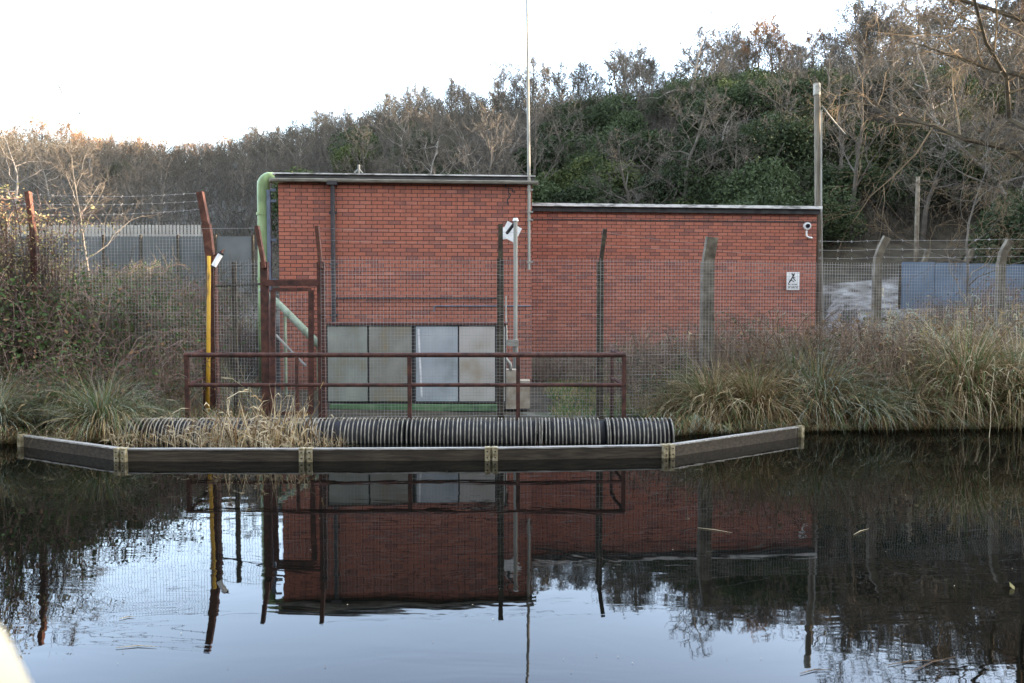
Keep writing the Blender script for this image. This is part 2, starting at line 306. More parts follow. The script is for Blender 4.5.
def ground(x, y):
    th = math.degrees(math.atan2(x, y)); r = math.hypot(x, y)
    # pond
    if abs(x) < 30 and 1.2 < y < shore(x): return -.5
    if y <= 1.2 and y > -60 and abs(x) < 30: base = .05+.35*sstep(1.2, .4, y)
    else:
        d = y-shore(x)
        inside = sstep(-6.0, -5.0, x)*sstep(9.5, 8, x)
        out = .03+.54*sstep(0, 2.2, d)+.085*max(0, d-2)+(.35 if x > 0 else .12)*sstep(3, 8, d)
        base = lerp(out, .05+.02*max(0, d)+.5*sstep(8, 12, d)*1.6, inside)
        base = max(base, .03)+noise.noise(Vector((x*.5, y*.5, 0)))*.08*sstep(.3, 1.5, d)
        if abs(x) > 30 and y < 11: base = max(base, .5)
    base = min(base, 3.2)
    rr = tab(RDIST, th); hr = tab(RIDGE, th)
    r0 = 25 if y > 0 else 9
    t = (r-r0)/(rr-r0)
    if t > 0:
        k = sstep(0, 1, t)*.55+min(t, 1)*.45
        z = lerp(base, hr, min(k, 1))
        if t > 1: z = hr+.3*math.sin(min((t-1)*3, 1.57))-max(0, (r-rr-8))*.16
        z += noise.noise(Vector((x*.06, y*.06, 3)))*2.0*min(1, t*3)*(1-.7*sstep(.7, 1, t))
        return z
    return base
mb = MB()
rs = [0.0]; r = 0
while r < 420:
    r += .5 if r < 9 else (.14 if r < 13.5 else (.4 if r < 24 else (1.6 if r < 120 else 12))); rs.append(r)
NA = 300; idx = []
for r in rs:
    row = []
    for j in range(NA):
        a = 2*math.pi*j/NA
        x, y = r*math.sin(a), r*math.cos(a); row.append(len(mb.v)); mb.v.append(Vector((x, y, ground(x, y))))
    idx.append(row)
for i in range(len(rs)-1):
    for j in range(NA):
        if i == 0: mb.f.append((idx[0][0], idx[1][(j+1) % NA], idx[1][j]))
        else: mb.f.append((idx[i][j], idx[i][(j+1) % NA], idx[i+1][(j+1) % NA], idx[i+1][j]))
        mb.m.append(0)
tag(mb.build('ground', 'ground', smooth=True), kind='structure')
mb = MB()
mb.quad(Vector((-32, .2, 0)), Vector((32, .2, 0)), Vector((32, 13.5, 0)), Vector((-32, 13.5, 0)))
tag(mb.build('water', 'water'), kind='structure')
# gravel bank right of the building
mb = MB()
gx = [i*.5 for i in range(12, 30)]; gy = [14+i*.7 for i in range(17)]
n0 = {}
for i, y in enumerate(gy):
    for j, x in enumerate(gx):
        xx = x*y/17.0; n0[i, j] = len(mb.v); mb.v.append(Vector((xx, y, ground(xx, y)+.04)))
for i in range(len(gy)-1):
    for j in range(len(gx)-1):
        mb.f.append((n0[i,j], n0[i,j+1], n0[i+1,j+1], n0[i+1,j])); mb.m.append(0)
tag(mb.build('gravel_path', 'gravel', smooth=True), kind='structure')
# concrete walkway behind the screens, inside the compound
mb = MB(); mb.box((-1.15, 11.75, -.1), (6.3, 2.1, .3))
tag(mb.build('concrete_walkway', 'mossy_concrete'), kind='structure')

# ------------------------------------------------------------------ buildings
def building(name, label, A, B, depth, ztop, parts):
    """A, B: front corners (x, y). local x along front, y back"""
    d = Vector((B[0]-A[0], B[1]-A[1])); L = d.length; rz = math.atan2(d.y, d.x)
    t = thing(name, label, 'building', (A[0], A[1], 0), rz)
    return t, L, rz
pa = W(278, 174, 15.5); pb = W(532, 178, 15.85); ztop = (pa.z+pb.z)/2
t, L, rz = building('brick_building', 'taller flat roofed red brick pump house with grey gutter and black downpipe', pa, pb, 5, ztop, None)
LB, LBr = t, rz
mb = MB(); mb.box((L/2, 2.5, (ztop-.15)/2), (L, 5, ztop-.15)); mb.build('wall', 'brick', t, local=True)
mb = MB(); mb.box((L/2, 2.47, ztop-.03), (L+.1, 5.06, .06)); ro = mb.build('roof', 'roof', t, local=True)
mb = MB(); mb.box((L/2, -.085, ztop+.012), (L+.12, .05, .022)); mb.box((-.085, 2.4, ztop+.012), (.05, 4.9, .022)); mb.build('edge_trim', 'flashing', ro, local=True)
mb = MB(); mb.box((L/2, -.04, ztop-.095), (L+.06, .035, .075)); mb.build('fascia', 'fascia', t, local=True)
mb = MB()
pts = []
for i in range(9):
    a = math.pi+math.pi*i/8; pts.append((math.cos(a)*.05, math.sin(a)*.05))
for i in range(8):
    (y0, z0), (y1, z1) = pts[i], pts[i+1]
    for xa, xb in ((-.12, L+.1),):
        mb.quad(Vector((xa, -.11+y0, ztop-.105+z0)), Vector((xb, -.11+y0, ztop-.105+z0)), Vector((xb, -.11+y1, ztop-.105+z1)), Vector((xa, -.11+y1, ztop-.105+z1)))
mb.box((L/2, -.165, ztop-.1), (L+.22, .012, .02)); mb.box((-.125, -.11, ztop-.13), (.012, .1, .06)); mb.box((L+.105, -.11, ztop-.13), (.012, .1, .06))
mb.build('gutter', 'gutter', t, local=True)
def xl(px): return (px-278)/(532-278)*L
mb = MB(); x = xl(332); mb.tube([(x, -.1, ztop-.15), (x, -.07, ztop-.32), (x, -.07, .1)], .045, 10)
for z in (3.6, 2.6, 1.6): mb.box((x, -.05, z), (.15, .06, .05))
mb.box((x, -.1, ztop-.17), (.2, .12, .07)); mb.build('downpipe', 'iron', t, local=True, smooth=False)
mb = MB(); zc = W(420, 298, 15.6).z
mb.tube([(x+.05, -.06, zc), (xl(497), -.06, zc)], .018, 6); mb.build('conduit', 'iron', t, local=True)
mb = MB(); zc = W(420, 306, 15.6).z
mb.tube([(xl(432), -.03, zc), (L-.02, -.03, zc)], .012, 6); mb.tube([(xl(432), -.03, zc), (xl(432), -.03, zc-.12)], .01, 6); mb.build('cable', 'blue_steel', t, local=True)
# crack near the upper right corner
mb = MB()
cr = [(505,184),(505,188),(508,189),(508,193),(510,194),(509,198),(507,199),(507,204)]
cr2 = [(508,189),(512,189),(512,192),(515,192)]
for seq in (cr, cr2):
    for (ax, ay), (bx, by) in zip(seq, seq[1:]):
        za = ztop-(ay-178)*.0207; zb = ztop-(by-178)*.0207
        mb.bar((xl(ax), -.002, za), (xl(bx), -.002, zb), .022, .008)
mb.build('crack', 'fascia', t, local=True)

pc = W(532, 201, 17.8); pd = W(817, 207, 18.4); z2 = (pc.z+pd.z)/2
sl_ = (pd.y-pc.y)/(pd.x-pc.x); A2 = Vector((pc.x-.32, pc.y-.32*sl_))
t, L2, rz = building('brick_building', 'lower long red brick building with white roof edge set back to the right', A2, pd, 6, z2, None)
RB = t
mb = MB(); mb.box((L2/2, 3, (z2-.2)/2), (L2, 6, z2-.2)); mb.build('wall', 'brick', t, local=True)
mb = MB(); mb.box((L2/2, 2.95, z2-.06), (L2+.12, 6.2, .065)); ro = mb.build('roof', 'flashing', t, local=True)
mb = MB(); mb.box((L2/2, -.05, z2-.155), (L2+.08, .06, .1)); mb.build('fascia', 'fascia', t, local=True)
mb = MB(); mb.box((L2/2, -.004, z2-.375), (L2-.01, .012, .022)); mb.build('joint_strip', 'fascia', t, local=True)
mb = MB(); mb.box((L2/2, -.05, .42), (L2+.06, .1, .62)); mb.build('plinth', 'concrete', t, local=True)

# downlead and antenna mast on the corner
def simple(name, label, cat, mb, m, loc, group=None, smooth=False):
    return tag(mb.build(name, m, loc=loc, smooth=smooth), label, cat, group)
pm = W(529, 250, 15.76)
t = thing('antenna_mast', 'tall thin pale metal mast at the corner of the taller brick building', 'mast', (pm.x, pm.y, 0))
mb = MB(); top = W(526.5, -45, 15.76); r1 = W(529, 176, 15.76)
mb.tube([(pm.x, 15.76, 2.5), (r1.x, 15.76, r1.z), (lerp(r1.x, top.x, .5), 15.76, lerp(r1.z, top.z, .5)), top], [.026, .032, .027, .022], 8)
mb.build('pole', 'grey_pipe', t)
for py in (190, 212, 220, 262): p = W(529, py, 15.76); mb = MB(); mb.box((p.x+.02, 15.78, p.z), (.12, .1, .03)); mb.build('bracket', 'grey_pipe', t)
# cctv dome on right building
pcm = W(807.5, 226, 18.25)
t = thing('dome_camera', 'white dome security camera on bracket high on the brick corner', 'security camera', pcm)
mb = MB(); mb.tube([pcm+Vector((0, .06, 0)), pcm+Vector((0, -.01, 0))], [.085, .085], 16); mb.build('housing', 'white', t, smooth=False)
mb = MB(); mb.tube([pcm+Vector((0, -.015, 0)), pcm+Vector((0, -.05, 0))], [.05, .045], 14); mb.build('lens', 'lens', t)
mb = MB(); mb.tube([pcm+Vector((0, .05, -.1)), pcm+Vector((0, .05, -.22)), pcm+Vector((.06, .06, -.26)), pcm+Vector((.17, .16, -.26))], .022, 8); mb.build('bracket', 'white', t)
# warning sign
ps = W(793, 281, 18.2)
t = thing('warning_sign', 'small white warning sign with black figure on the brick wall', 'sign', ps, rz)
def sg(mb, a, b, wd): mb.bar((a[0], -.012, a[1]), (b[0], -.012, b[1]), wd, .003)
mb = MB(); mb.box((0, 0, 0), (.3, .015, .41)); mb.build('board', 'white', t, local=True)
mb = MB()
for a, b, wd in (((-.04,.17),(.0,.13),.03),((.03,.17),(-.02,.08),.03),((-.02,.08),(-.09,-.03),.028),((-.02,.08),(.05,.07),.02),((-.07,.02),(-.12,-.08),.02),((0,.06),(.06,.0),.018),((-.05,.02),(.02,-.02),.018)): sg(mb, a, b, wd)
mb.build('symbol', 'black', t, local=True)
mb = MB()
for z, wds in ((-.075, (.06, .05, .07)), (-.12, (.08, .04, .08)), (-.155, (.05, .09, .05))):
    x = -.12
    for k in wds: sg(mb, (x, z), (x+k, z), .016); x += k+.02
mb.build('lettering', 'black', t, local=True)
# small aerial stub on the left roof
p = W(359, 174, 17.5)
mb = MB(); mb.tube([(p.x, 17.5, 4.3), (p.x, 17.5, p.z+.2)], .03, 6); mb.tube([(p.x-.1, 17.5, p.z+.02), (p.x, 17.5, p.z+.12), (p.x+.08, 17.5, p.z+.02)], .02, 5)
simple('roof_vent', 'tiny pale vent stub on the roof of the taller building', 'vent', mb, 'grey_pipe', (p.x, 17.5, 4.3))

# ------------------------------------------------------------------ green duct and frame, left of the building
t = thing('green_duct', 'fat pale green pipe bending over into the side of the brick building', 'pipe', (W(265, 300, 16.0).x, 16.0, .2))
mb = MB(); Y = 15.95
x0 = W(265, 300, Y).x; zt = W(264, 183, Y).z; rr = .17
pts = [(x0-.02, Y, .2), (x0-.02, Y, 1.5), (x0, Y, 3), (x0, Y, zt-.05)]
for i in range(1, 7):
    a = math.pi-math.pi/2*i/6; pts.append((x0+.17+.17*math.cos(a)*1.0, Y, zt-.05+.17*math.sin(a)))
pts += [(x0+.5, Y, zt+.03-.12), (x0+.75, Y, zt-.06)]
mb.tube(pts, [.125]*4+[.125, .122, .118, .112, .105, .1]+[.08, .08], 18); mb.build('duct', 'green_paint', t, smooth=True)
mb = MB()
for z in (.9, 2.3, 3.6): mb.tube([(x0-.01, Y, z), (x0-.01, Y, z+.05)], .14, 18)
mb.build('flange', 'green_paint', t)
t = thing('pipe_frame', 'narrow blue-grey steel frame beside the green pipe', 'frame', (W(272, 250, 15.8).x, 15.8, .2))
mb = MB(); xa = W(269.5, 250, 15.85).x; xb = W(277, 250, 15.85).x
z1 = W(270, 190, 15.85).z
mb.bar((xa, 15.85, .2), (xa, 15.85, z1), .07, .07)
mb.build('upright', 'blue_steel', t)
mb = MB()
for py in (190, 201, 240, 280): z = W(270, py, 15.85).z; mb.bar((xa+.037, 15.85, z), (xb, 15.85, z), .05, .05, up=(0, 1, 0))
mb.build('cross_bar', 'blue_steel', t)
t = thing('green_chute', 'sloping pale green pipe seen through the rusty gate', 'pipe', W(272, 300, 14.6))
mb = MB(); mb.tube([W(262, 290, 15.2), W(279, 304, 14.6), W(322, 348, 13.6)], [.06, .06, .07], 12); mb.build('pipe', 'grey_green', t, smooth=True)
mb = MB(); mb.tube([W(276, 335, 14.2), W(293, 353, 13.9), W(306, 366, 13.7)], .022, 6); mb.build('handrail', 'grey_pipe', t)
mb = MB(); a = W(285, 310, 14.5); b = W(318, 345, 13.7); mb.tube([a, (a.x, a.y, .15)], .03, 6); mb.tube([b, (b.x, b.y, .15)], .03, 6); mb.build('support', 'grey_green', t)

# ------------------------------------------------------------------ equipment cabinet
Yc = 12.85
t = thing('equipment_cabinet', 'low metal cabinet of grey, blue and cream panels on a green beam', 'cabinet', (W(415, 400, Yc).x, Yc, .1))
a = W(326, 325, Yc); b = W(506, 403, Yc); zt, zb = a.z, b.z
mb = MB(); mb.box(((a.x+b.x)/2, Yc+.45, (zt+zb)/2), (b.x-a.x, .9, zt-zb)); mb.build('body', 'fascia', t)
for x0, x1, m, lb in ((328, 368, 'door_grey', 'plain grey panel'), (369.3, 412, 'door_tan', 'grey panel stained tan at the right'), (416, 458, 'door_blue', 'pale blue panel with white streak'), (459.3, 495, 'door_white', 'cream white panel'), (499.5, 505, 'door_white', 'narrow cream strip panel')):
    mb = MB(); p = W(x0, 326.5, Yc); q = W(x1, 401, Yc); mb.box(((p.x+q.x)/2, Yc-.02, (p.z+q.z)/2), (q.x-p.x, .036, p.z-q.z)); d = mb.build('door', m, t, label=lb)
mb = MB(); p = W(420, 340, Yc); mb.bar((p.x-.02, Yc-.041, zt-.06), (p.x+.03, Yc-.041, zb+.1), .03, .004); mb.build('paint_streak', 'white', t)
mb = MB(); mb.box(((a.x+b.x)/2, Yc+.42, zt+.015), (b.x-a.x+.06, .95, .03)); mb.build('lid', 'rust', t)
mb = MB(); p = W(330, 405, Yc-.2); q = W(498, 411, Yc-.2); mb.box(((p.x+q.x)/2, Yc-.15, (p.z+q.z)/2), (q.x-p.x, .12, p.z-q.z)); mb.build('base_beam', 'green_dark', t)
# block with a bent hose right of cabinet
t = thing('concrete_block', 'stained pale stepped block behind the rail right of the cabinet', 'block', (W(517, 398, 12.9).x, 12.9, .15))
mb = MB()
for x0, y0, x1, y1 in ((506, 370, 518, 400), (511, 375, 519, 400), (518, 381, 530, 399)):
    p = W(x0, y0, 12.9); q = W(x1, y1, 12.9); mb.box(((p.x+q.x)/2, 13.05+(x1-518)*.004, (p.z+.1)/2), (q.x-p.x, .3+(x1 % 3)*.02, p.z-.1))
mb.build('block', 'pale_concrete', t)
mb = MB(); mb.tube([W(500, 357, 12.9), W(506, 359, 12.9), W(510, 364, 12.9), W(511, 371, 12.9)], .03, 8); mb.build('hose', 'grey_pipe', t, smooth=True)
# floodlight pole
Yp = 14.1
t = thing('floodlight_pole', 'slim grey pole with white diamond floodlight facing the brick wall', 'lamp post', (W(515, 350, Yp).x, Yp, .15))
mb = MB(); a = W(515.5, 221, Yp); mb.tube([(a.x, Yp, .15), (a.x, Yp, W(515, 340, Yp).z), (a.x, Yp, W(515, 339, Yp).z), a], [.05, .05, .037, .037], 10); mb.build('pole', 'grey_pipe', t, smooth=False)
mb = MB(); mb.tube([a, a+Vector((0, 0, .05))], [.055, .04], 10); mb.build('cap', 'white', t)
mb = MB(); c = W(511, 232, 14.8); rot = Matrix.Rotation(rad(28), 3, 'Y'); mb.box(c, (.3, .06, .3), rot); mb.box(c+Vector((-.09, 0, -.02)), (.16, .05, .22), Matrix.Rotation(rad(-5), 3, 'Y')); mb.build('lamp_head', 'white', t)
mb = MB(); mb.tube([W(514, 224, Yp), W(507, 233, Yp+.2)], .03, 8); mb.build('arm', 'iron', t)
mb = MB(); c = W(513, 343, Yp); mb.box(c, (.2, .12, .11)); mb.box(c+Vector((-.12, .01, .02)), (.1, .08, .07)); mb.build('junction_box', 'gutter', t)
mb = MB(); mb.tube([W(506, 296, 15.2), W(506, 315, 15.2), W(507, 345, 15.0)], .016, 6); mb.build('conduit', 'grey_pipe', t)

# ------------------------------------------------------------------ railing
t = thing('steel_railing', 'rusty red two-bar steel handrail along the walkway above the screens', 'railing', (W(405, 415, 11).x, 11.0, .1))
Yr = 11.0; zT = W(400, 355, Yr).z; zM = W(400, 385, Yr).z
xs_ = [W(187, 380, Yr).x, W(297, 380, Yr).x, W(409.5, 380, Yr).x, W(518, 380, Yr).x, W(624, 380, Yr).x]
mb = MB(); mb.tube([(xs_[0]-.03, Yr, zT), (xs_[-1]+.02, Yr, zT)], .033, 8); mb.build('top_rail', 'rust', t)
mb = MB(); mb.tube([(xs_[0], Yr, zM), (xs_[-1], Yr, zM)], .027, 8); mb.build('middle_rail', 'rust', t)
for i, x in enumerate(xs_):
    mb = MB(); z0 = -.1 if i == 2 else .05
    mb.bar((x, Yr+(.002), z0), (x, Yr+.002, zT-.005), .055 if i != 1 else .045, .05); mb.build('post', 'rust', t)
xb0 = W(205, 380, 12.1).x; xb1 = W(612, 380, 12.1).x
for x0, x1 in ((xs_[0], xb0), (xs_[-1], xb1)):
    mb = MB(); mb.tube([(x0, Yr, zT), (x1, 12.1, zT)], .028, 6); mb.tube([(x0, Yr, zM), (x1, 12.1, zM)], .024, 6); mb.build('return_rail', 'rust', t)
    mb = MB(); mb.bar((x1, 12.1, .05), (x1, 12.1, zT), .05, .05); mb.build('post', 'rust', t)

# ------------------------------------------------------------------ mesh fences
def wire_grid(mb, a, b, z0, z1, sx=.05, sz=.05, r=.0019, sag=0):
    a = Vector(a); b = Vector(b); L = (b-a).length; n = int(L/sx)
    rr = random.Random(int(L*100))
    for i in range(n+1):
        p = a.lerp(b, i/n); o = rr.gauss(0, .003)
        mb.tube([(p.x+o, p.y, z0), (p.x+rr.gauss(0, .003), p.y+.01*math.sin(i*.13), z1+.02)], r, 4, cap=False)
    m = int((z1-z0)/sz)
    for k in range(m+1):
        z = z0+k*sz+rr.gauss(0, .002); rad_ = r*(1.5 if k % 6 == 0 or k == m else .9)
        pts = []
        for i in range(9):
            u = i/8; p = a.lerp(b, u); pts.append((p.x, p.y-.004, z+rr.gauss(0, .003)-sag*math.sin(math.pi*u)))
        mb.tube(pts, rad_, 4, cap=False)
def strand(mb, pts, sag, barbs=.16, r=.0035):
    rr = random.Random(7+len(mb.v))
    for a, b in zip(pts, pts[1:]):
        a = Vector(a); b = Vector(b); n = max(6, int((b-a).length/.3)); q = []
        for i in range(n+1):
            u = i/n; p = a.lerp(b, u); p.z -= sag*4*u*(1-u); q.append(p)
        mb.tube(q, r, 4, cap=False)
        if barbs:
            m = int((b-a).length/barbs)
            for i in range(m):
                u = (i+rr.random()*.4)/m; p = a.lerp(b, u); p.z -= sag*4*u*(1-u)
                for k in range(2):
                    d = Vector((rr.uniform(-.5, .5), rr.uniform(-1, 1), rr.uniform(-1, 1))).normalized()*.022; mb.bar(p-d, p+d, .004, .004)
# left tall section
t = thing('wire_fence', 'taller left wire mesh fence with barbed wire between rusty leaning posts', 'fence', (W(120, 400, 12.1).x, 12.1, .4))
def post(tp, pxb, pyt, Y, w_, arm, m='rust', dep=.1, arm_w=None, lab=None, z0=.1):
    """upright to pyt then arm to pixel arm=(px,py) leaning towards the camera"""
    b = W(pxb, pyt, Y); mb = MB(); mb.bar((b.x+(pxb-512)*.0, Y, z0), (b.x, Y, b.z), w_, dep)
    p = mb.build('post', m, tp, label=lab)
    if arm:
        e = W(arm[0], arm[1], Y-arm[2]); mb = MB(); mb.bar(b+Vector((0, -.012, -.04)), e, arm_w or w_*.9, dep*.8); mb.build('arm', m if m != 'rust' else 'rust_bright', p)
    return b
post(t, 34, 232, 12.15, .075, (28, 192, -.02), 'rust', lab='rusty post half hidden in the sunlit shrub')
post(t, 211.5, 254, 12.08, .14, None, 'rust', dep=.12, z0=.2)
mb = MB(); mb.bar(W(211, 262, 12.01), W(206.5, 224, 11.98), .12, .1); mb.bar(W(207, 228, 11.98), W(200, 192, 11.96), .09, .09); mb.build('arm', 'rust_bright', t)
z1 = W(120, 226, 12.45).z
mb = MB(); wire_grid(mb, (W(-60, 300, 12.2).x, 12.2, 0), (W(206, 300, 12.05).x, 12.05, 0), .5, z1, sag=.02); mb.build('mesh_panel', 'galv', t)
for pya, pyb, s in ((194, 192.5, .05), (204, 201, .03), (214.5, 209, .04)):
    mb = MB(); strand(mb, [W(-60, pya+1, 12.3), W(30, pya, 12.15), W(203, pyb, 11.95)], s); mb.build('barbed_wire', 'galv', t)
mb = MB(); a = W(40, 228, 12.1); b = W(262, 228, 11.8); strand(mb, [a, b], .01, 0); mb.build('line_wire', 'galv', t)
# yellow pole and tube camera on the big post
mb = MB(); mb.tube([W(207.5, 412, 11.9), W(208.5, 350, 11.9), W(209, 256, 11.93)], [.034, .031, .029], 10)
simple('yellow_pole', 'bright yellow painted pole strapped against the big rusty post', 'pole', mb, 'yellow', W(207.5, 412, 11.9), smooth=True)
t = thing('tube_camera', 'small white tube camera with black ends tilted at the yellow pole top', 'security camera', W(217, 262, 11.85))
a = W(213, 267.5, 11.8); b = W(221, 253.5, 11.85)
mb = MB(); mb.tube([a.lerp(b, .08), a.lerp(b, .92)], .04, 10); mb.build('housing', 'white', t)
mb = MB(); mb.tube([a, a.lerp(b, .08)], .044, 10); mb.tube([a.lerp(b, .92), b.lerp(a, -.05)], .044, 10); mb.build('end_cap', 'black', t)
mb = MB(); mb.tube([b, W(224, 250, 11.9), W(214, 256, 12.0)], .015, 5); mb.build('bracket', 'rust_bright', t)
# centre section (with the gate opening) up to the concrete post and on to the right edge
t = thing('wire_fence', 'long welded mesh fence in front of the brick buildings running right', 'fence', (W(600, 400, 12.05).x, 12.05, .15))
line = [(216, 12.0), (262, 11.7), (322, 11.6), (500, 11.8), (600, 11.78), (708, 12.15), (880, 13.0), (1000, 13.4), (1080, 13.8)]
ztops = {216: 262, 262: 262, 322: 259, 500: 259, 600: 259.5, 708: 262, 880: 264, 1000: 266, 1080: 268}
for (xa, ya), (xb, yb) in zip(line, line[1:]):
    if xa == 262: continue
    a = W(xa, 300, ya); b = W(xb, 300, yb); zt_ = (W(xa, ztops[xa], ya).z+W(xb, ztops[xb], yb).z)/2
    mb = MB(); wire_grid(mb, (a.x, ya-.06, 0), (b.x, yb-.06, 0), .15 if xa < 700 else .5, zt_); mb.build('mesh_panel', 'galv', t)
post(t, 500.5, 259, 11.8, .1, (500.5, 224, .05), 'dark_steel', dep=.08, arm_w=.07, lab='dark steel post left of the grey floodlight pole')
post(t, 600.5, 262, 11.78, .1, (605, 229, .1), 'dark_steel', dep=.08, arm_w=.06)
# concrete posts
def concrete_post(px, pyb, Y, seq, w_, lab=None):
    b = W(px, pyb, Y); mb = MB(); mb.bar((b.x, Y, .2), b, w_, w_*.9)
    prev = b-Vector((0, 0, .04))
    for k, (qx, qy) in enumerate(seq):
        q = W(qx, qy, Y-.03*(k+1)); mb.bar(prev, q, w_*.92, w_*.8-.004*k); prev = q-(q-prev).normalized()*.03
    return mb.build('post', 'concrete', t, label=lab)
concrete_post(707.5, 262, 12.2, [(709, 255), (712, 237)], .18, 'thick concrete post with a short slanted head')
concrete_post(877, 268, 13.05, [(878, 256), (882, 246), (887, 237)], .12, 'concrete post curved over to the right')
concrete_post(1001, 262, 13.45, [(1003, 252), (1010, 240)], .12)
for pys in ((240, 239), (249, 248), (257, 256)):
    mb = MB(); strand(mb, [W(818, pys[0]+1, 12.7), W(883, pys[0], 13.0), W(1006, pys[1], 13.4), W(1080, pys[1], 13.7)], .015, .3, .003); mb.build('barbed_wire', 'galv', t)
mb = MB(); strand(mb, [W(322, 228, 11.55), W(500, 232, 11.73), W(603, 232, 11.7), W(710, 244, 12.1)], .02, 0, .002); mb.build('line_wire', 'galv', t)
mb = MB(); strand(mb, [W(322, 240, 11.55), W(500, 243, 11.75), W(603, 245, 11.72), W(710, 250, 12.1), W(818, 256, 12.7)], .02, .0, .002); mb.build('line_wire', 'galv', t)
p = post(t, 234, 262, 11.95, .06, None, 'dark_steel', dep=.05)
mb = MB(); mb.tube([W(216, 286, 11.97), W(262, 284, 11.7)], .018, 6); mb.build('cross_bar', 'dark_steel', t)
# gate
t = thing('steel_gate', 'tall narrow rusty brown gate with mesh infill and leaning post tops', 'gate', (W(293, 410, 11.9).x, 11.9, .15))
for px, ax in ((264.5, 257), (321, 317)):
    b = post(t, px, 262, 11.65, .105, None, 'rust', dep=.1, z0=.1)
    mb = MB(); mb.bar(W(px, 268, 11.6), W(ax, 226, 11.57), .055, .08); mb.build('arm', 'rust_bright', t)
mb = MB(); mb.bar(W(266, 283, 11.63), W(319, 283, 11.63), .09, .09, up=(0, 1, 0)); mb.build('lintel', 'rust', t)
mb = MB(); yy = 11.62
for a, b in (((273, 290), (273, 414)), ((311, 290), (311, 414))): mb.bar(W(*a, yy), W(*b, yy), .07, .05)
for py in (289.5, 413): mb.bar(W(273, py, yy), W(311, py, yy), .05, .048)
gf = mb.build('gate_frame', 'rust', t)
mb = MB(); a = W(275, 300, yy); b = W(309, 300, yy); wire_grid(mb, (a.x, yy, 0), (b.x, yy, 0), .2, W(290, 290, yy).z); mb.build('mesh_panel', 'galv', t)

# ------------------------------------------------------------------ intake screens (ribbed drums at the water)
def screen(x0, x1, lab):
    Y = 10.45; a = W(x0, 430, Y).x; b = W(x1, 430, Y).x; zc = .05; rad_ = .245
    t = thing('intake_screen', lab, 'screen', ((a+b)/2, Y, 0), 0, 'ribbed screens lying along the walkway edge')
    mb = MB(); mb.tube([(a+.03, Y, zc), (b-.03, Y, zc)], rad_-.035, 20); mb.build('drum', 'black', t, smooth=True)
    mb = MB(); n = int((b-a)/.053)
    for i in range(n+1):
        x = a+(b-a)*i/n; jy = R.gauss(0, .003); seg = 12; tl = R.gauss(0, .004)
        if R.random() < .03 and 0 < i < n: continue
        pts = []
        for k in range(seg+1):
            an = rad(-20+200*k/seg); pts.append((x+tl*math.sin(an)+jy, Y-math.cos(an)*rad_, zc+math.sin(an)*rad_))
        mb.tube(pts, .0088, 5)
    mb.build('ribs', 'rib', t)
    for x in (a-.002, b+.002):
        mb = MB(); mb.tube([(x-.012, Y, zc), (x+.012, Y, zc)], rad_-.01, 20); mb.build('end_plate', 'fascia', t)
screen(133, 262, 'leftmost ribbed grey screen drum, partly hidden by dead reeds')
screen(264, 404, 'ribbed screen drum between the reeds and the middle rail post')
screen(409, 539, 'ribbed screen drum just right of the middle rail post')
screen(541.5, 606, 'short ribbed screen drum, second from the right')
screen(608.5, 670, 'ribbed screen drum at the right end with open curved ribs')

# ------------------------------------------------------------------ floating timber boom
tops = [(20, 436.5, 447), (120, 452, 462), (305, 452, 462), (491, 451, 461), (668, 447.5, 458), (801, 427, 437.5)]
def wl(px, pyw): return CAMH*F/(pyw-305)
t = thing('timber_boom', 'angled floating boom of wet timber planks joined by pale brackets', 'boom', (0, 9.1, 0))
pts = []
for px, py, pw in tops: Y = wl(px, pw); pts.append(Vector(((px-512)/F*Y, Y, 0)))
for a, b in zip(pts, pts[1:]):
    d = (b-a).normalized(); a2 = a+d*.06; b2 = b-d*.06; hgt = .135
    mb = MB(); mb.bar(a2+Vector((0, 0, hgt/2-.08)), b2+Vector((0, 0, hgt/2-.08)), hgt+.16-.004, .055, up=Vector((-d.y, d.x, 0)))
    p = mb.build('plank', 'wood', t)
    mb = MB(); mb.bar(a2+Vector((0, 0, hgt+.004)), b2+Vector((0, 0, hgt+.004)), .016, .075, up=Vector((-d.y, d.x, 0))); mb.build('sky_sheen_strip', 'wood_sheen', p)  # thin pale strip stands in for sky light on the upper edge
for i, p in enumerate(pts):
    mb = MB(); d = ((pts[min(i+1, 5)]-pts[max(i-1, 0)])).normalized(); n = Vector((d.y, -d.x, 0))
    wds = (.05,) if i in (0, 5) else (-.045, .045)
    for o in wds:
        c = p+d*(o if len(wds) > 1 else 0)+n*.01; mb.box(c+Vector((0, 0, .02)), (.06, .1, .27), Matrix.Rotation(math.atan2(d.y, d.x), 3, 'Z'))
    mb.box(p+Vector((0, 0, .05))+n*-.01, (.1, .05, .2), Matrix.Rotation(math.atan2(d.y, d.x), 3, 'Z'))
    br = mb.build('bracket', 'bracket', t)
    if len(wds) > 1:
        mb = MB()
        for o in wds:
            for z in (.04, .11): mb.tube([p+d*o+n*.058+Vector((0, 0, z)), p+d*o+n*.07+Vector((0, 0, z))], .009, 6)
        mb.build('bolt', 'black', br)

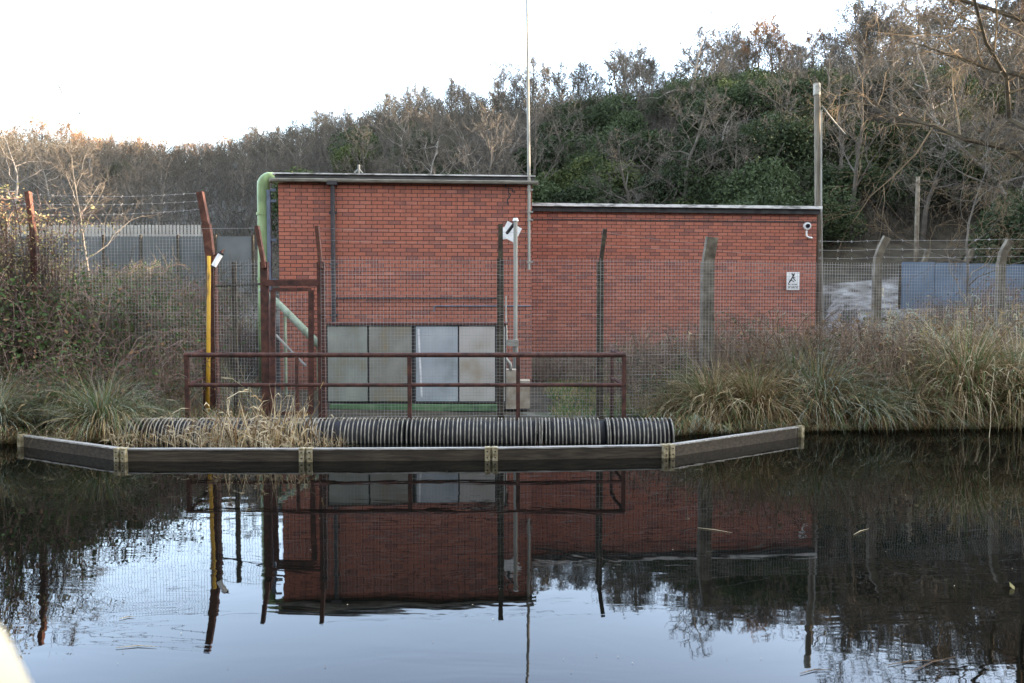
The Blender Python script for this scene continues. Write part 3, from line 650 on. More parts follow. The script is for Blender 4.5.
# ------------------------------------------------------------------ telegraph pole, small pole
Yt = 18.75
t = thing('telegraph_pole', 'tall weathered telegraph pole at the right end of the brick building', 'pole', (W(819, 330, Yt).x, Yt, .2))
a = W(817, 83, Yt); b0 = W(819.5, 330, Yt)
mb = MB(); mb.tube([(b0.x, Yt, .2), b0, a], [.095, .092, .07], 12); mb.build('shaft', 'pole_wood', t, smooth=True)
mb = MB(); mb.tube([a-Vector((0, 0, .28)), a-Vector((0, 0, .02))], .08, 12); mb.build('cap', 'gutter', t)
mb = MB(); mb.tube([W(822, 106, Yt), W(832, 119, Yt+.2), W(845, 134, Yt+.4)], .018, 5); mb.build('stay_rod', 'grey_pipe', t)
mb = MB(); mb.tube([W(821.5, 110, Yt-.1), W(821.5, 200, Yt-.12), W(823, 330, Yt-.14)], .018, 5); mb.build('cable', 'grey_pipe', t)
p = W(918, 177, 25.5)
mb = MB(); mb.tube([(p.x, 25.5, 1.3), p], [.085, .065], 8)
simple('concrete_pole', 'short pale pole standing among bare branches behind the fence', 'pole', mb, 'concrete', (p.x, 25.5, 1.3), smooth=True)
# far steel sheets and palisade
t = thing('palisade_fence', 'distant pale palisade fence across the left side', 'fence', (W(120, 250, 28).x, 28, 2))
mb = MB(); xa = W(-120, 225, 28).x; xb = W(206, 225, 28).x; zt = W(100, 225, 28).z
x = xa
while x < xb: mb.box((x, 28, zt-.55), (.075, .02, 1.1+R.gauss(0, .01))); x += .125
mb.build('pales', 'palisade', t)
mb = MB(); mb.box(((xa+xb)/2, 28.04, zt-.35), (xb-xa, .05, .06)); mb.build('rail', 'galv', t)
t = thing('steel_hoarding', 'dull blue-grey sheet steel hoarding beyond the left mesh fence', 'hoarding', (W(120, 250, 26.5).x, 26.5, 1.5))
zt = W(100, 236.5, 26.5).z; za = W(100, 300, 26.5).z
xa = W(-120, 236, 26.5).x; xb = W(253, 236, 26.5).x; n = 10
for i in range(n):
    x0 = lerp(xa, xb, i/n); x1 = lerp(xa, xb, (i+1)/n); mb = MB(); mb.box(((x0+x1)/2, 26.5, (zt+za)/2-.5), (x1-x0-.06, .05, zt-za+1)); mb.build('sheet', 'sheet_grey', t)
mb = MB()
for i in range(n+1): x0 = lerp(xa, xb, i/n); mb.box((x0, 26.47, (zt+za)/2-.5), (.07, .09, zt-za+1.1))
mb.build('stud', 'dark_steel', t)
t = thing('steel_hoarding', 'faded blue sheet metal hoarding behind the fence at the right edge', 'hoarding', (W(960, 290, 22).x, 22, 1.2))
xa = W(902, 262, 22).x; xb = W(1090, 262, 21).x; n = 5
for i in range(n):
    x0 = lerp(xa, xb, i/n); x1 = lerp(xa, xb, (i+1)/n); z = W(902+37*i, 262+i*.8, 22).z
    mb = MB(); mb.box(((x0+x1)/2, 22, z/2+.3), (x1-x0-.02, .05, z-.6)); mb.build('sheet', 'sheet_blue', t)
mb = MB()
for i in range(n+1): x0 = lerp(xa, xb, i/n); mb.box((x0, 22.06, 1.6), (.08, .06, 2.6))
mb.build('stud', 'dark_steel', t)
for px, bend, Y, lb in ((922, 6, 24.5, 'nearer the building'), (963, 9, 24.5, 'nearer the right edge')):
    mb = MB(); b = W(px, 268, Y); mb.bar((b.x, Y, 1.5), b, .15, .14); mb.bar(b-Vector((0, 0, .04)), W(px+bend, 250, Y), .13, .12)
    simple('concrete_post', 'bent concrete post rising behind blue sheets, '+lb, 'post', mb, 'concrete', (b.x, Y, 1.5), 'bent posts behind the blue sheets')

# ------------------------------------------------------------------ bare trees
def grow(rr, H, spread=.45, droop=0, limbs=11, sub=6, tw=6, wig=.12, trunk_r=None, lean=0, low=.3, twr=.008, tw2=0, up=.35):
    """returns (trunk MB, crown MB)"""
    tk, cr = MB(), MB(); trunk_r = trunk_r or H*.016
    def path(p, d, L, n, wig, pull):
        pts = [p.copy()]; d = d.normalized()
        for i in range(n):
            d = (d+Vector((rr.gauss(0, wig), rr.gauss(0, wig), rr.gauss(0, wig)+pull))).normalized(); p = p+d*(L/n); pts.append(p.copy())
        return pts, d
    tp, _ = path(Vector((0, 0, 0)), Vector((lean, 0, 1)), H*.92, 9, wig*.6, .05)
    tk.tube(tp, [trunk_r*(1-.88*i/9) for i in range(10)], 7)
    def at(pts, u):
        f = u*(len(pts)-1); i = min(int(f), len(pts)-2); return pts[i].lerp(pts[i+1], f-i), (pts[i+1]-pts[i]).normalized()
    for a in range(limbs):
        u = low+(1-low)*(a+rr.random())/limbs; p, td = at(tp, min(u, .98)); az = a*2.4+rr.uniform(-.5, .5)
        d = Vector((math.cos(az), math.sin(az), rr.uniform(up*.4, up*1.9)+u*.5))
        L = H*spread*(1.15-u*.75)*rr.uniform(.75, 1.2); lp, _ = path(p, d, L, 6, wig*1.3, .06-droop)
        r0 = trunk_r*(1-.85*u)*.6; tk.tube(lp, [max(twr*1.2, r0*(1-.85*i/6)) for i in range(7)], 5)
        for b in range(sub):
            ub = .2+.8*(b+rr.random())/sub; q, ld = at(lp, min(ub, .99))
            sd_ = Vector((rr.gauss(0, 1), rr.gauss(0, 1), rr.gauss(0, .7)+.3)).normalized(); d2 = (ld*.8+sd_).normalized()
            L2 = L*.5*(1.2-ub*.6)*rr.uniform(.7, 1.2); bp, _ = path(q, d2, L2, 4, wig*1.6, .05-droop*2)
            r1 = max(twr*1.3, r0*(1-.8*ub)*.5); cr.tube(bp, [max(twr, r1*(1-.7*i/4)) for i in range(5)], 4, cap=False)
            for c in range(tw):
                uc = .15+.85*(c+rr.random())/tw; s_, bd = at(bp, min(uc, .99))
                sd_ = Vector((rr.gauss(0, 1), rr.gauss(0, 1), rr.gauss(0, .7)+.2)).normalized(); d3 = (bd*.9+sd_).normalized()
                L3 = L2*.5*rr.uniform(.6, 1.3); cp, _ = path(s_, d3, L3, 3, wig*1.8, .03-droop*3)
                cr.tube(cp, [twr, twr*.85, twr*.65, twr*.35], 3, cap=False)
                for e in range(tw2):
                    g, cd = at(cp, rr.uniform(.15, 1)*.99); sd_ = Vector((rr.gauss(0, 1), rr.gauss(0, 1), rr.gauss(0, .8))).normalized()
                    cp2, _ = path(g, (cd+sd_*.9), L3*.55, 2, wig*1.5, -droop*3); cr.tube(cp2, [twr*.7, twr*.55, twr*.3], 3, cap=False)
    return tk, cr
PROTO = {}
def proto(kind, seed, bark, twig, **k):
    rr = random.Random(seed); tk, cr = grow(rr, **k)
    PROTO[kind] = (tk.mesh('trunk', bark), cr.mesh('crown', twig))
def place_tree(kind, loc, s, rz, label, group, name='bare_tree', sz=1, cat='tree'):
    t = bpy.data.objects.new(name, None); COL.objects.link(t); t.location = loc; t.rotation_euler = (0, 0, rz); t.scale = (s, s, s*sz); t.empty_display_size = .3
    tag(t, label, cat, group)
    for nm, me in zip(('trunk', 'crown'), PROTO[kind]):
        o = bpy.data.objects.new(nm, me); COL.objects.link(o); o.parent = t
    return t
for i in range(4): proto('wood%d' % i, 20+i, 'bark', 'twig', H=8, spread=.42, limbs=12, sub=7, tw=6, wig=.16, tw2=2, twr=.0125, low=.22, trunk_r=.15)
for i in range(2): proto('suntint%d' % i, 40+i, 'bark', 'twig_suntint', H=8, spread=.42, limbs=12, sub=7, tw=6, wig=.16, tw2=2, twr=.019, low=.2)
for i in range(2): proto('slim%d' % i, 60+i, 'bark', 'twig', H=9, spread=.28, limbs=11, sub=6, tw=5, wig=.12, tw2=1, twr=.0125, low=.3, up=.9)
for i in range(2): proto('pale%d' % i, 70+i, 'bark_pale', 'twig', H=8, spread=.42, limbs=13, sub=6, tw=5, wig=.22, tw2=2, twr=.0125, low=.15)

for i in range(4): proto('crest%d' % i, 90+i, 'bark', 'twig' if i < 2 else 'twig_suntint', H=8, spread=.46+.1*(i % 2), limbs=14, sub=8, tw=6, wig=.15, tw2=2, twr=.019, low=.14, up=.95, trunk_r=.12)
rt = random.Random(5)
def side_of(px): return 'left' if px < 250 else ('middle' if px < 620 else 'right')
WORD = {'left': 'on the far left slope', 'middle': 'on the slope above the taller brick building', 'right': 'on the steep slope above the lower building'}
spots = []
# slope trees
tries = 0
while len(spots) < 145 and tries < 20000:
    tries += 1
    px = rt.uniform(-60, 1080); th = pxa(px); rr_ = tab(RDIST, th); u = rt.uniform(.16, .97); r = 26+(rr_-26)*u
    x, y = r*math.sin(rad(th)), r*math.cos(rad(th))
    if 535 < px < 780 and u > .25 and rt.random() < .6: continue
    if 0 < px and any((x-a)**2+(y-b)**2 < 3.0 for a, b, *_ in spots): continue
    spots.append((x, y, px, u, 'slope'))
# skyline trees
for i in range(150):
    px = -40+i*1110/150+rt.uniform(-6, 6); th = pxa(px); r = tab(RDIST, th)+rt.uniform(-4, 3.5)
    spots.append((r*math.sin(rad(th)), r*math.cos(rad(th)), px, 1, 'skyline'))
SKYLINE = [(0,126),(50,122),(100,138),(170,142),(250,136),(330,114),(400,97),(450,86),(500,76),(560,64),(640,57),(700,50),(740,38),(800,48),(860,20),(920,12),(1024,0)]
DARKTOP = [(0,150),(330,130),(500,112),(560,104),(640,88),(700,78),(760,70),(1024,66)]
def room(tb, px, y, z):      # metres of growth left under the wood's upper outline
    return CAMH+(305-tab(tb, px))/F*y-z
for x, y, px, u, kind in spots:
    z = ground(x, y)-.15; sd_ = side_of(px); dist = math.hypot(x, y)
    if kind == 'skyline':
        want = tab([(0, 34), (60, 38), (100, 38), (160, 24), (240, 28), (330, 30), (420, 34), (500, 46), (560, 54), (640, 52), (700, 56), (740, 64), (800, 52), (860, 78), (920, 84), (1024, 84)], px)*rt.uniform(.7, 1.15)
        s = want*dist/F/8*tab([(0, .62), (300, .68), (450, .85), (600, 1.0), (1024, .95)], px)+.02; k = 'crest%d' % (2+rt.randrange(2) if (px < 230 or rt.random() < .12) else rt.randrange(2))
        s = max(.12, room(SKYLINE, px, y, z)/7.4*rt.choice((.55, .8, .95, 1.08))*rt.uniform(.9, 1.1))
        lab = 'leafless tree on the skyline ridge '+{'left': 'at the far left', 'middle': 'behind the taller brick building', 'right': 'above the lower brick building'}[sd_]
        g = 'bare trees along the ridge top, '+sd_
    else:
        s = rt.uniform(.5, .95)*(.9 if px > 500 else .95); k = rt.choice(['wood0', 'wood1', 'wood2', 'wood3', 'slim0', 'pale0' if rt.random() < .6 else 'wood1', 'pale1' if rt.random() < .5 else 'wood2'])
        if px < 260 and u > .7: k = 'suntint%d' % rt.randrange(2)
        if u > .75: s *= .8
        s = max(.1, min(s, room(SKYLINE, px, y, z)/7.4*rt.uniform(.7, .98)))
        pal = k.startswith('pale'); lab = ('pale barked bare tree ' if pal else 'grey-brown bare tree ')+WORD[sd_]; g = ('pale ' if pal else '')+'bare trees of the wooded slope, '+sd_
    place_tree(k, (x, y, z), s, rt.uniform(0, 6.28), lab, g)
# trees one can pick out
def at_ground(px, Y): x = (px-512)/F*Y; return (x, Y, ground(x, Y)-.1)
place_tree('pale0', at_ground(688, 42), .75, 1.2, 'pale spreading bare tree high above the middle of the lower roof', None)
place_tree('pale1', at_ground(868, 51), 1.0, 2.2, 'large many-branched bare tree on the ridge right of the telegraph pole', None)
place_tree('pale1', at_ground(925, 33), .62, 2.0, 'low tangled pale tree around the short pole behind the right fence', None)

# evergreen shrubs on the slope
def evergreen(rr, n=7500, r=1.6, lobes=9):
    mb = MB(); L_ = [(Vector((rr.uniform(-.8, .8)*r*.7, rr.uniform(-.8, .8)*r*.7, r*rr.uniform(.35, 1.0))), r*rr.uniform(.35, .65)) for _ in range(lobes)]
    for i in range(n):
        c, q = rr.choice(L_); d = Vector((rr.gauss(0, 1), rr.gauss(0, 1), rr.gauss(0, 1)+.25)).normalized()
        p = c+d*q*rr.uniform(.72, 1.08)
        if p.z < 0: p.z = abs(p.z)*.5
        mb.leaf(p, rr.uniform(.07, .16), rr)
    st = MB()
    for c, q in L_: st.tube([(0, 0, 0), c*.5+Vector((rr.gauss(0, .1), 0, 0)), c], [.08, .05, .02], 5)
    return mb, st
EV = []
for i in range(4):
    rr = random.Random(80+i); mb, st = evergreen(rr); mm = 'evergreen' if i < 3 else 'evergreen_light'
    EV.append((st.mesh('trunk', 'bark'), mb.mesh('foliage', mm)))
PROTO['ev0'], PROTO['ev1'], PROTO['ev2'], PROTO['ev3'] = EV
def bush(k, loc, s, lab, g): return place_tree(k, loc, s, rt.uniform(0, 6), lab, g, 'evergreen_bush', rt.uniform(.8, 1.1), 'shrub')
ri = random.Random(9)
def dark_share(px, u):
    # how thick evergreens stand: u = 0 foot of the slope, 1 ridge
    if 530 < px < 650 and .1 < u < .97: return 1
    if 640 <= px < 790 and .45 < u < 1.0: return 1
    if 780 <= px < 900 and .6 < u < 1: return .6
    if 660 < px < 770 and u <= .55: return .6
    if 360 < px < 460 and .1 < u < .5: return .7
    if 800 < px < 960: return .6
    if 300 < px < 540: return .12
    if px < 300: return .03
    return .22
n = 0
while n < 165:
    px = ri.uniform(-20, 1060); u = ri.uniform(.08, .95)
    if ri.random() > dark_share(px, u) or (840 < px < 990 and u < .25): continue
    th = pxa(px); r = 26+(tab(RDIST, th)-26)*u; x, y = r*math.sin(rad(th)), r*math.cos(rad(th)); n += 1
    sd_ = side_of(px); k = ri.randrange(4) if ri.random() < .6 else ri.randrange(3)
    s = ri.uniform(.65, 1.15)*(1.15 if u < .85 else .7)*(.6 if px < 300 else 1)
    s = max(.3, min(s, room(DARKTOP, px, y, ground(x, y))/2.4))
    bush('ev%d' % k, (x, y, ground(x, y)-.3), s, ('yellowish green' if k == 3 else 'dark green')+' evergreen bush '+WORD[sd_], ('lighter ' if k == 3 else 'dark ')+'evergreens on the slope, '+sd_)

# brown undergrowth over the whole slope: one uncountable mass
ru = random.Random(31); mb = MB()
for i in range(32000):
    th = rad(ru.uniform(-38, 40)); u = ru.random()**.8; rr_ = tab(RDIST, math.degrees(th)); r = 24+(rr_-22)*u
    x, y = r*math.sin(th), r*math.cos(th); p = Vector((x, y, ground(x, y)-.1)); h = ru.uniform(.4, 1.8)*max(1, r/48)
    if x > 6 and y < 28 and x < y*.75: continue
    d = Vector((ru.gauss(0, .35), ru.gauss(0, .35), 1)).normalized(); q = p+d*h*.5; e = q+(d+Vector((ru.gauss(0, .4), ru.gauss(0, .4), 0)))*h*.5
    mb.tube([p, q, e], [.016*max(1, r/48), .012*max(1, r/48), .005], 3, cap=False)
    for k in range(3):
        s0 = p.lerp(e, ru.uniform(.3, .9)); mb.tube([s0, s0+Vector((ru.gauss(0, .5), ru.gauss(0, .5), ru.uniform(.1, .7)))*h*.4], [.010, .004], 3, cap=False)
tag(mb.build('undergrowth', 'undergrowth'), 'brown leafless undergrowth covering the wooded hillside', 'undergrowth', kind='stuff')

# ------------------------------------------------------------------ big tree at the upper right, birch at the left
proto('big', 7, 'bark_mossy', 'twig_gold', H=16, spread=.38, limbs=26, sub=10, tw=8, wig=.16, tw2=5, twr=.007, low=.22, droop=.04, up=.35, trunk_r=.19, lean=-.08)
x, y = W(1045, 300, 20).x, 20
place_tree('big', (x, y, ground(x, y)-.1), 1, .5, 'large bare tree with drooping golden brown twigs at the upper right edge', None, 'big_bare_tree')
proto('birch', 17, 'birch_dull', 'twig', H=6.6, spread=.3, limbs=12, sub=8, tw=6, wig=.12, tw2=2, twr=.006, low=.2, up=.9, trunk_r=.045)
x, y = W(93, 300, 24).x, 24
place_tree('birch', (x, y, ground(x, y)-.1), .98, 1, 'slender pale birch standing behind the left barbed wire', None, 'birch_tree')
proto('thin', 18, 'bark', 'twig_gold', H=6.5, spread=.42, limbs=14, sub=7, tw=6, wig=.2, tw2=2, twr=.005, low=.15, up=.6, trunk_r=.045)
x, y = W(975, 300, 17.5).x, 17.5
place_tree('thin', (x, y, ground(x, y)-.1), .8, 2, 'thin bare sapling with twisted twigs in front of the blue sheets', None, 'sapling')

# ------------------------------------------------------------------ brambles, grasses, reeds
def bramble(rr, r=1.0, h=1.1, stems=46, leaves=900, dry=False):
    mb = MB(); allp = []
    for i in range(stems):
        az = rr.uniform(0, 6.28); p = Vector((rr.uniform(-.4, .4)*r, rr.uniform(-.4, .4)*r, 0)); R_ = r*rr.uniform(.3, 1.15); hh = h*rr.uniform(.5, 1.25); pts = []
        w1, w2 = rr.gauss(0, .12), rr.gauss(0, .12)
        for k in range(8):
            u = k/7; pts.append(p+Vector((math.cos(az)*R_*u+w1*math.sin(u*5), math.sin(az)*R_*u+w2*math.sin(u*6), hh*4*u*(1-u*.82)*.8)))
        mb.tube(pts, [.006, .006, .0055, .005, .0045, .004, .003, .002], 3, 0, cap=False); allp.append(pts)
        for k in range(4):
            q = rr.choice(pts[2:]); mb.tube([q, q+Vector((rr.gauss(0, .16), rr.gauss(0, .16), rr.uniform(-.05, .2)))], [.003, .0015], 3, 0, cap=False)
    for i in range(leaves):
        pts = rr.choice(allp); k = rr.randrange(1, 7); p = pts[k].lerp(pts[k+1], rr.random())+Vector((rr.gauss(0, .07), rr.gauss(0, .07), rr.gauss(0, .07)))
        if p.z < .02: p.z = .03
        mb.leaf(p, rr.uniform(.03, .075), rr, rr.choice([1, 1, 2, 3, 3] if dry else [1, 1, 1, 2, 2, 2, 3]))
    return mb
BR = []
for i in range(6):
    rr = random.Random(100+i); mb = bramble(rr, dry=i >= 3, leaves=1800 if i < 3 else 420, stems=60); BR.append(mb.mesh('bramble', ['stem_purple', 'leaf_olive', 'leaf_green', 'leaf_brown']))
def put(name, me, loc, s, rz, label, cat, group, sz=1):
    o = bpy.data.objects.new(name, me); COL.objects.link(o); o.location = loc; o.scale = (s, s, s*sz); o.rotation_euler = (0, 0, rz)
    return tag(o, label, cat, group)
rb = random.Random(77)
for i in range(34):        # left bank
    Y = rb.uniform(11.0, 17) if i < 24 else rb.uniform(17, 25); px = rb.uniform(-60, 205) if Y < 12.4 or i >= 24 else rb.uniform(-60, 250)
    if Y < 13 and px > 180: continue
    x = (px-512)/F*Y; dry = rb.random() < .22
    put('bramble_bush', BR[rb.randrange(3, 6) if dry else rb.randrange(3)], (x, Y, ground(x, Y)-.05), rb.uniform(.75, 1.15)*(.9 if Y > 16 else 1), rb.uniform(0, 6), ('brown dried' if dry else 'leafy green and purple')+' bramble bush on the left bank', 'bramble', ('dry ' if dry else 'leafy ')+'brambles on the left bank', rb.uniform(.7, 1.1))
for px, Y, s_ in ((-20, 11.6, 1.35), (14, 12.0, 1.3), (48, 11.8, 1.1), (85, 12.6, 1.2), (118, 13.2, 1.15), (160, 13.4, 1.1), (150, 12.7, .9), (40, 13.6, 1.4)):
    x = (px-512)/F*Y; put('bramble_bush', BR[int(px) % 3], (x, Y, ground(x, Y)-.05), s_, px*.3, 'taller dark leafy bramble rising against the left mesh fence', 'bramble', 'tall brambles against the left fence', 1.05)
for i in range(38):        # right bank
    px = rb.uniform(645, 1090); Y = rb.uniform(12.7, 16.0) if px < 820 else rb.uniform(12.8, 19); x = (px-512)/F*Y; dry = rb.random() < .75
    put('bramble_bush', BR[rb.randrange(3, 6) if dry else rb.randrange(3)], (x, Y, ground(x, Y)-.05), rb.uniform(.65, 1.0), rb.uniform(0, 6), ('brown dried' if dry else 'green leafed')+' bramble bush on the right bank', 'bramble', ('dry ' if dry else 'leafy ')+'brambles on the right bank', rb.uniform(.7, 1.15))

def tussock(rr, n=1100, L=1.25, mats=(0, 1, 2), spread=1.0, up=1.0, wd=.0135):
    mb = MB()
    for i in range(n):
        az = rr.uniform(0, 6.283); r0 = abs(rr.gauss(0, .16)); p = Vector((math.cos(az)*r0, math.sin(az)*r0, rr.uniform(0, .12)))
        ln = L*rr.uniform(.5, 1.2); el = rad(rr.uniform(38, 92)); az2 = az+rr.gauss(0, .6)+.35*math.sin(az*3+L*9); pts = [p.copy()]; K = 7; dr = rr.uniform(.10, .4)*spread; mi = rr.choice(mats)
        if rr.random() < .28: ln *= .7; dr *= 1.6; mi = rr.choice((0, 3, 3, 4)); wd_ = wd*1.1
        else: wd_ = wd
        for k in range(K):
            d = Vector((math.cos(az2)*math.cos(el), math.sin(az2)*math.cos(el), math.sin(el)*up)); p = p+d*ln/K
            if p.z < -.05 and k > 2: p.z = -.05
            pts.append(p.copy()); el -= dr*(.6+k*.16); az2 += rr.gauss(0, .05)
        side = Vector((-math.sin(az2), math.cos(az2), rr.gauss(0, .4))).normalized()
        mb.blade(pts, wd_*rr.uniform(.6, 1.3), side, mi)
    return mb
BL = ['blade_straw', 'blade_green', 'blade_grey', 'blade_brown', 'blade_pale']
TU = []
for i, mt in enumerate([(0, 0, 1, 1, 3, 4), (0, 1, 2, 2, 3), (0, 0, 3, 3, 1, 4), (1, 1, 2, 2, 0), (2, 2, 1, 0)]):
    TU.append(tussock(random.Random(200+i), 1700, 1.3+.06*i, mt).mesh('tussock', BL))
tus = [  # px, Y, variant, scale, height, label
 (712, 11.95, 0, 1.0, .95, 'straw and green sedge tussock at the right end of the screens', 0),
 (752, 11.75, 2, .95, .95, 'brownish straw sedge tussock spilling over behind the boom end', 0),
 (815, 11.95, 1, 1.05, 1.0, 'grey-green sedge tussock arching just right of the boom end', 0),
 (790, 12.4, 4, .95, 1.15, 'pale grey sedge tussock rising behind its neighbours by the boom end', 0),
 (862, 11.8, 3, .8, .8, 'low grey-green sedge tussock at the water right of the boom', 0),
 (905, 12.0, 2, .9, .9, 'low brown sedge tussock at the water below the curved post', 0),
 (958, 12.2, 0, 1.25, 1.2, 'largest straw sedge tussock near the right edge', 0),
 (1010, 12.0, 2, 1.1, 1.15, 'brown and straw sedge tussock at the right edge', 0),
 (925, 12.9, 1, 1.15, 1.25, 'tall green sedge tussock behind the right bank edge', 0),
 (1060, 12.0, 1, 1.2, 1.1, 'green sedge tussock cut by the right edge', 0),
 (672, 12.2, 2, .6, .8, 'small dry sedge tussock behind the end of the last screen', 0),
 (108, 10.75, 3, .85, .95, 'green and grey sedge tussock on the left bank beside the screens', 0),
 (70, 11.2, 1, .85, .85, 'dull green sedge tussock between the two left ones', 0),
 (4, 10.7, 4, .85, .85, 'grey-green sedge tussock drooping into the water at the left edge', 0),
 (150, 11.2, 3, .6, .8, 'small green sedge tussock left of the handrail', 0)]
for px, Y, k, s, hz, lb, _ in tus:
    x = (px-512)/F*Y; put('sedge_tussock', TU[k], (x, Y-.22, max(ground(x, Y), 0)), s*(.84 if px > 500 else .8), rb.uniform(0, 6), lb, 'grass tussock', 'sedge tussocks along the banks', hz)

def stems(rr, n, L, lean, mats, wd=.008, seed_head=0, r=.35, bent=.3):
    mb = MB()
    for i in range(n):
        p = Vector((rr.gauss(0, r*.5), rr.gauss(0, r*.35), -.05)); d = Vector((rr.gauss(0, lean), rr.gauss(0, lean), 1)).normalized(); ln = L*rr.uniform(.45, 1.1); pts = [p.copy()]; mi = rr.choice(mats)
        for k in range(5):
            if rr.random() < bent*.4: d = (d+Vector((rr.gauss(0, .8), rr.gauss(0, .8), -.3))).normalized()
            d = (d+Vector((rr.gauss(0, .06), rr.gauss(0, .06), 0))).normalized(); p = p+d*ln/5; pts.append(p.copy())
        az = rr.uniform(0, 3.14); mb.blade(pts, wd*rr.uniform(.6, 1.4), Vector((math.cos(az), math.sin(az)*.5, 0)), mi)
        for k in range(rr.randrange(0, 3) if seed_head == 0 else 5):
            q = rr.choice(pts[2:]) if seed_head == 0 else pts[-1].lerp(pts[-2], rr.random()); e = q+Vector((rr.gauss(0, .09), rr.gauss(0, .05), rr.uniform(-.16, .1)))*(1 if seed_head == 0 else .6)
            mb.blade([q, q.lerp(e, .5)+Vector((0, 0, .03)), e], wd*rr.uniform(.8, 1.7), Vector((0, rr.gauss(0, 1), 1)).normalized(), mi)
    return mb
RE = [stems(random.Random(300+i), 48, .62, .22, (4, 4, 0, 3), .012, bent=.6, r=.3).mesh('reed', BL) for i in range(4)]
for i, (px, Y, s) in enumerate([(195, 10.0, .8), (212, 9.9, 1.0), (236, 10.0, .75), (246, 9.9, 1.1), (262, 10.0, 1.15), (275, 9.85, 1.05), (287, 10.05, 1.1), (305, 9.95, .75), (170, 10.1, .6), (144, 10.1, .5), (125, 9.95, .6), (323, 10, .35), (60, 10.0, .55), (336, 10.05, .35)]):
    x = (px-512)/F*Y; put('reed_clump', RE[i % 4], (x, Y, -.02), s*1.3, rb.uniform(0, 6) if i % 2 else 0, 'bleached dead reeds standing in the water before the left screens', 'reeds', 'dead reed clumps at the screens', 1)
DG = [stems(random.Random(320+i), 90, 1.3, .2, (0, 0, 4, 3, 2), .007, 1, r=.8, bent=.35).mesh('dry_grass', BL) for i in range(4)]
DB = [stems(random.Random(330+i), 110, 1.1, .3, (3, 3, 0, 0), .006, 0, r=.9, bent=.5).mesh('dry_grass', BL) for i in range(3)]
for i, (px, Y, s) in enumerate([(735, 12.6, .9), (700, 12.9, 1.0), (770, 13.2, 1.0), (660, 12.7, .65), (830, 12.8, 1.0), (892, 12.3, 1.35), (905, 12.7, 1.3), (935, 12.8, 1.25), (960, 13.0, 1.35), (1000, 12.8, 1.4), (1030, 12.6, 1.4), (865, 13.2, 1.1), (800, 14, 1.1), (985, 14.5, 1.3), (640, 13.4, .7), (925, 14.8, 1.3)]):
    x = (px-512)/F*Y; put('dry_grass_clump', DG[i % 4], (x, Y, ground(x, Y)), s, rb.uniform(0, 6), 'tall straw grass stems with feathery heads on the right bank', 'dry grass', 'straw grasses on the right bank', 1)
for i, (px, Y, s) in enumerate([(690, 12.3, .7), (725, 13.3, .9), (750, 13.6, .9), (655, 12.4, .55), (642, 12.9, .6), (780, 12.8, .9), (848, 12.6, .9), (880, 13.6, .9), (1020, 13.4, 1), (20, 11.2, .9), (52, 11.8, 1.0), (80, 12.6, .9), (130, 11.9, .8), (170, 12.0, .8), (-20, 11.5, 1), (35, 13, 1), (150, 12.9, .9), (606, 13.2, .4), (588, 13.8, .4)]):
    x = (px-512)/F*Y; sd_ = 'left' if px < 300 else 'right'
    put('dry_grass_clump', DB[i % 3], (x, Y, ground(x, Y)), s, rb.uniform(0, 6), 'tangled low brown grass stems on the %s bank' % sd_, 'dry grass', 'brown grasses on the %s bank' % sd_, 1)
# short grass inside the compound and on the banks
for px, Y, s_ in ((560, 16.6, .55), (590, 16.2, .6), (622, 15.6, .7), (645, 15.0, .7), (538, 16.9, .45), (608, 14.4, .45)):
    x = (px-512)/F*Y; put('bramble_bush', BR[3+int(px) % 3], (x, Y, ground(x, Y)-.03), s_, px*.7, 'dead brown bramble at the foot of the lower brick wall behind the handrail', 'bramble', 'brambles at the foot of the lower wall', 1)
BK = []
for i in range(3):
    rr = random.Random(140+i); BK.append(bramble(rr, r=1.0, h=1.2, stems=70, leaves=260, dry=True).mesh('bramble', ['brush_stem', 'leaf_brown', 'leaf_olive', 'blade_brown']))
for i in range(16):
    px = 650+i*26+rb.uniform(-12, 12); Y = rb.uniform(12.0, 13.4); x = (px-512)/F*Y
    put('bramble_bush', BK[i % 3], (x, Y, ground(x, Y)), rb.uniform(.8, 1.15), rb.uniform(0, 6), 'thin reddish brown leafless brush behind the right bank tussocks', 'brush', 'reddish brush on the right bank', 1)
rg = random.Random(51); mb = MB()
for i in range(9000):
    x = rg.uniform(.1, 3.2); y = rg.uniform(12.2, 17.5); z = ground(x, y); h = rg.uniform(.05, .17)
    if noise.noise(Vector((x*1.3, y*.9, 5)))+.35-abs(x-1.2)*.22-(y-12.5)*.06 < rg.uniform(-.15, .2): continue
    d = Vector((rg.gauss(0, .5), rg.gauss(0, .5), 1)); p = Vector((x, y, z)); az = rg.uniform(0, 3.14)
    mb.blade([p, p+d*h*.5, p+d*h+Vector((rg.gauss(0, .04), rg.gauss(0, .04), -.02))], .012, Vector((math.cos(az), math.sin(az), 0)), 0 if rg.random() < .62 else 1)
tag(mb.build('lawn_grass', ['grass_bright', 'blade_straw']), 'bright green grass behind the handrail at the lower building', 'grass', kind='stuff')
mb = MB()
for i in range(16000):
    left = rg.random() < .45; Y = rg.uniform(10.4, 20); px = rg.uniform(-80, 258) if left else rg.uniform(640, 1090); x = (px-512)/F*Y
    if Y < shore(x)+.02: continue
    if not left and px < 820 and Y > 17.5: continue
    z = ground(x, Y); h = rg.uniform(.1, .4); d = Vector((rg.gauss(0, .5), rg.gauss(0, .5), 1)); p = Vector((x, Y, z)); az = rg.uniform(0, 3.14)
    mb.blade([p, p+d*h*.5, p+d*h+Vector((rg.gauss(0, .08), rg.gauss(0, .08), -.04))], .011, Vector((math.cos(az), math.sin(az), 0)), rg.choice([0, 1, 2, 2, 1, 3]))
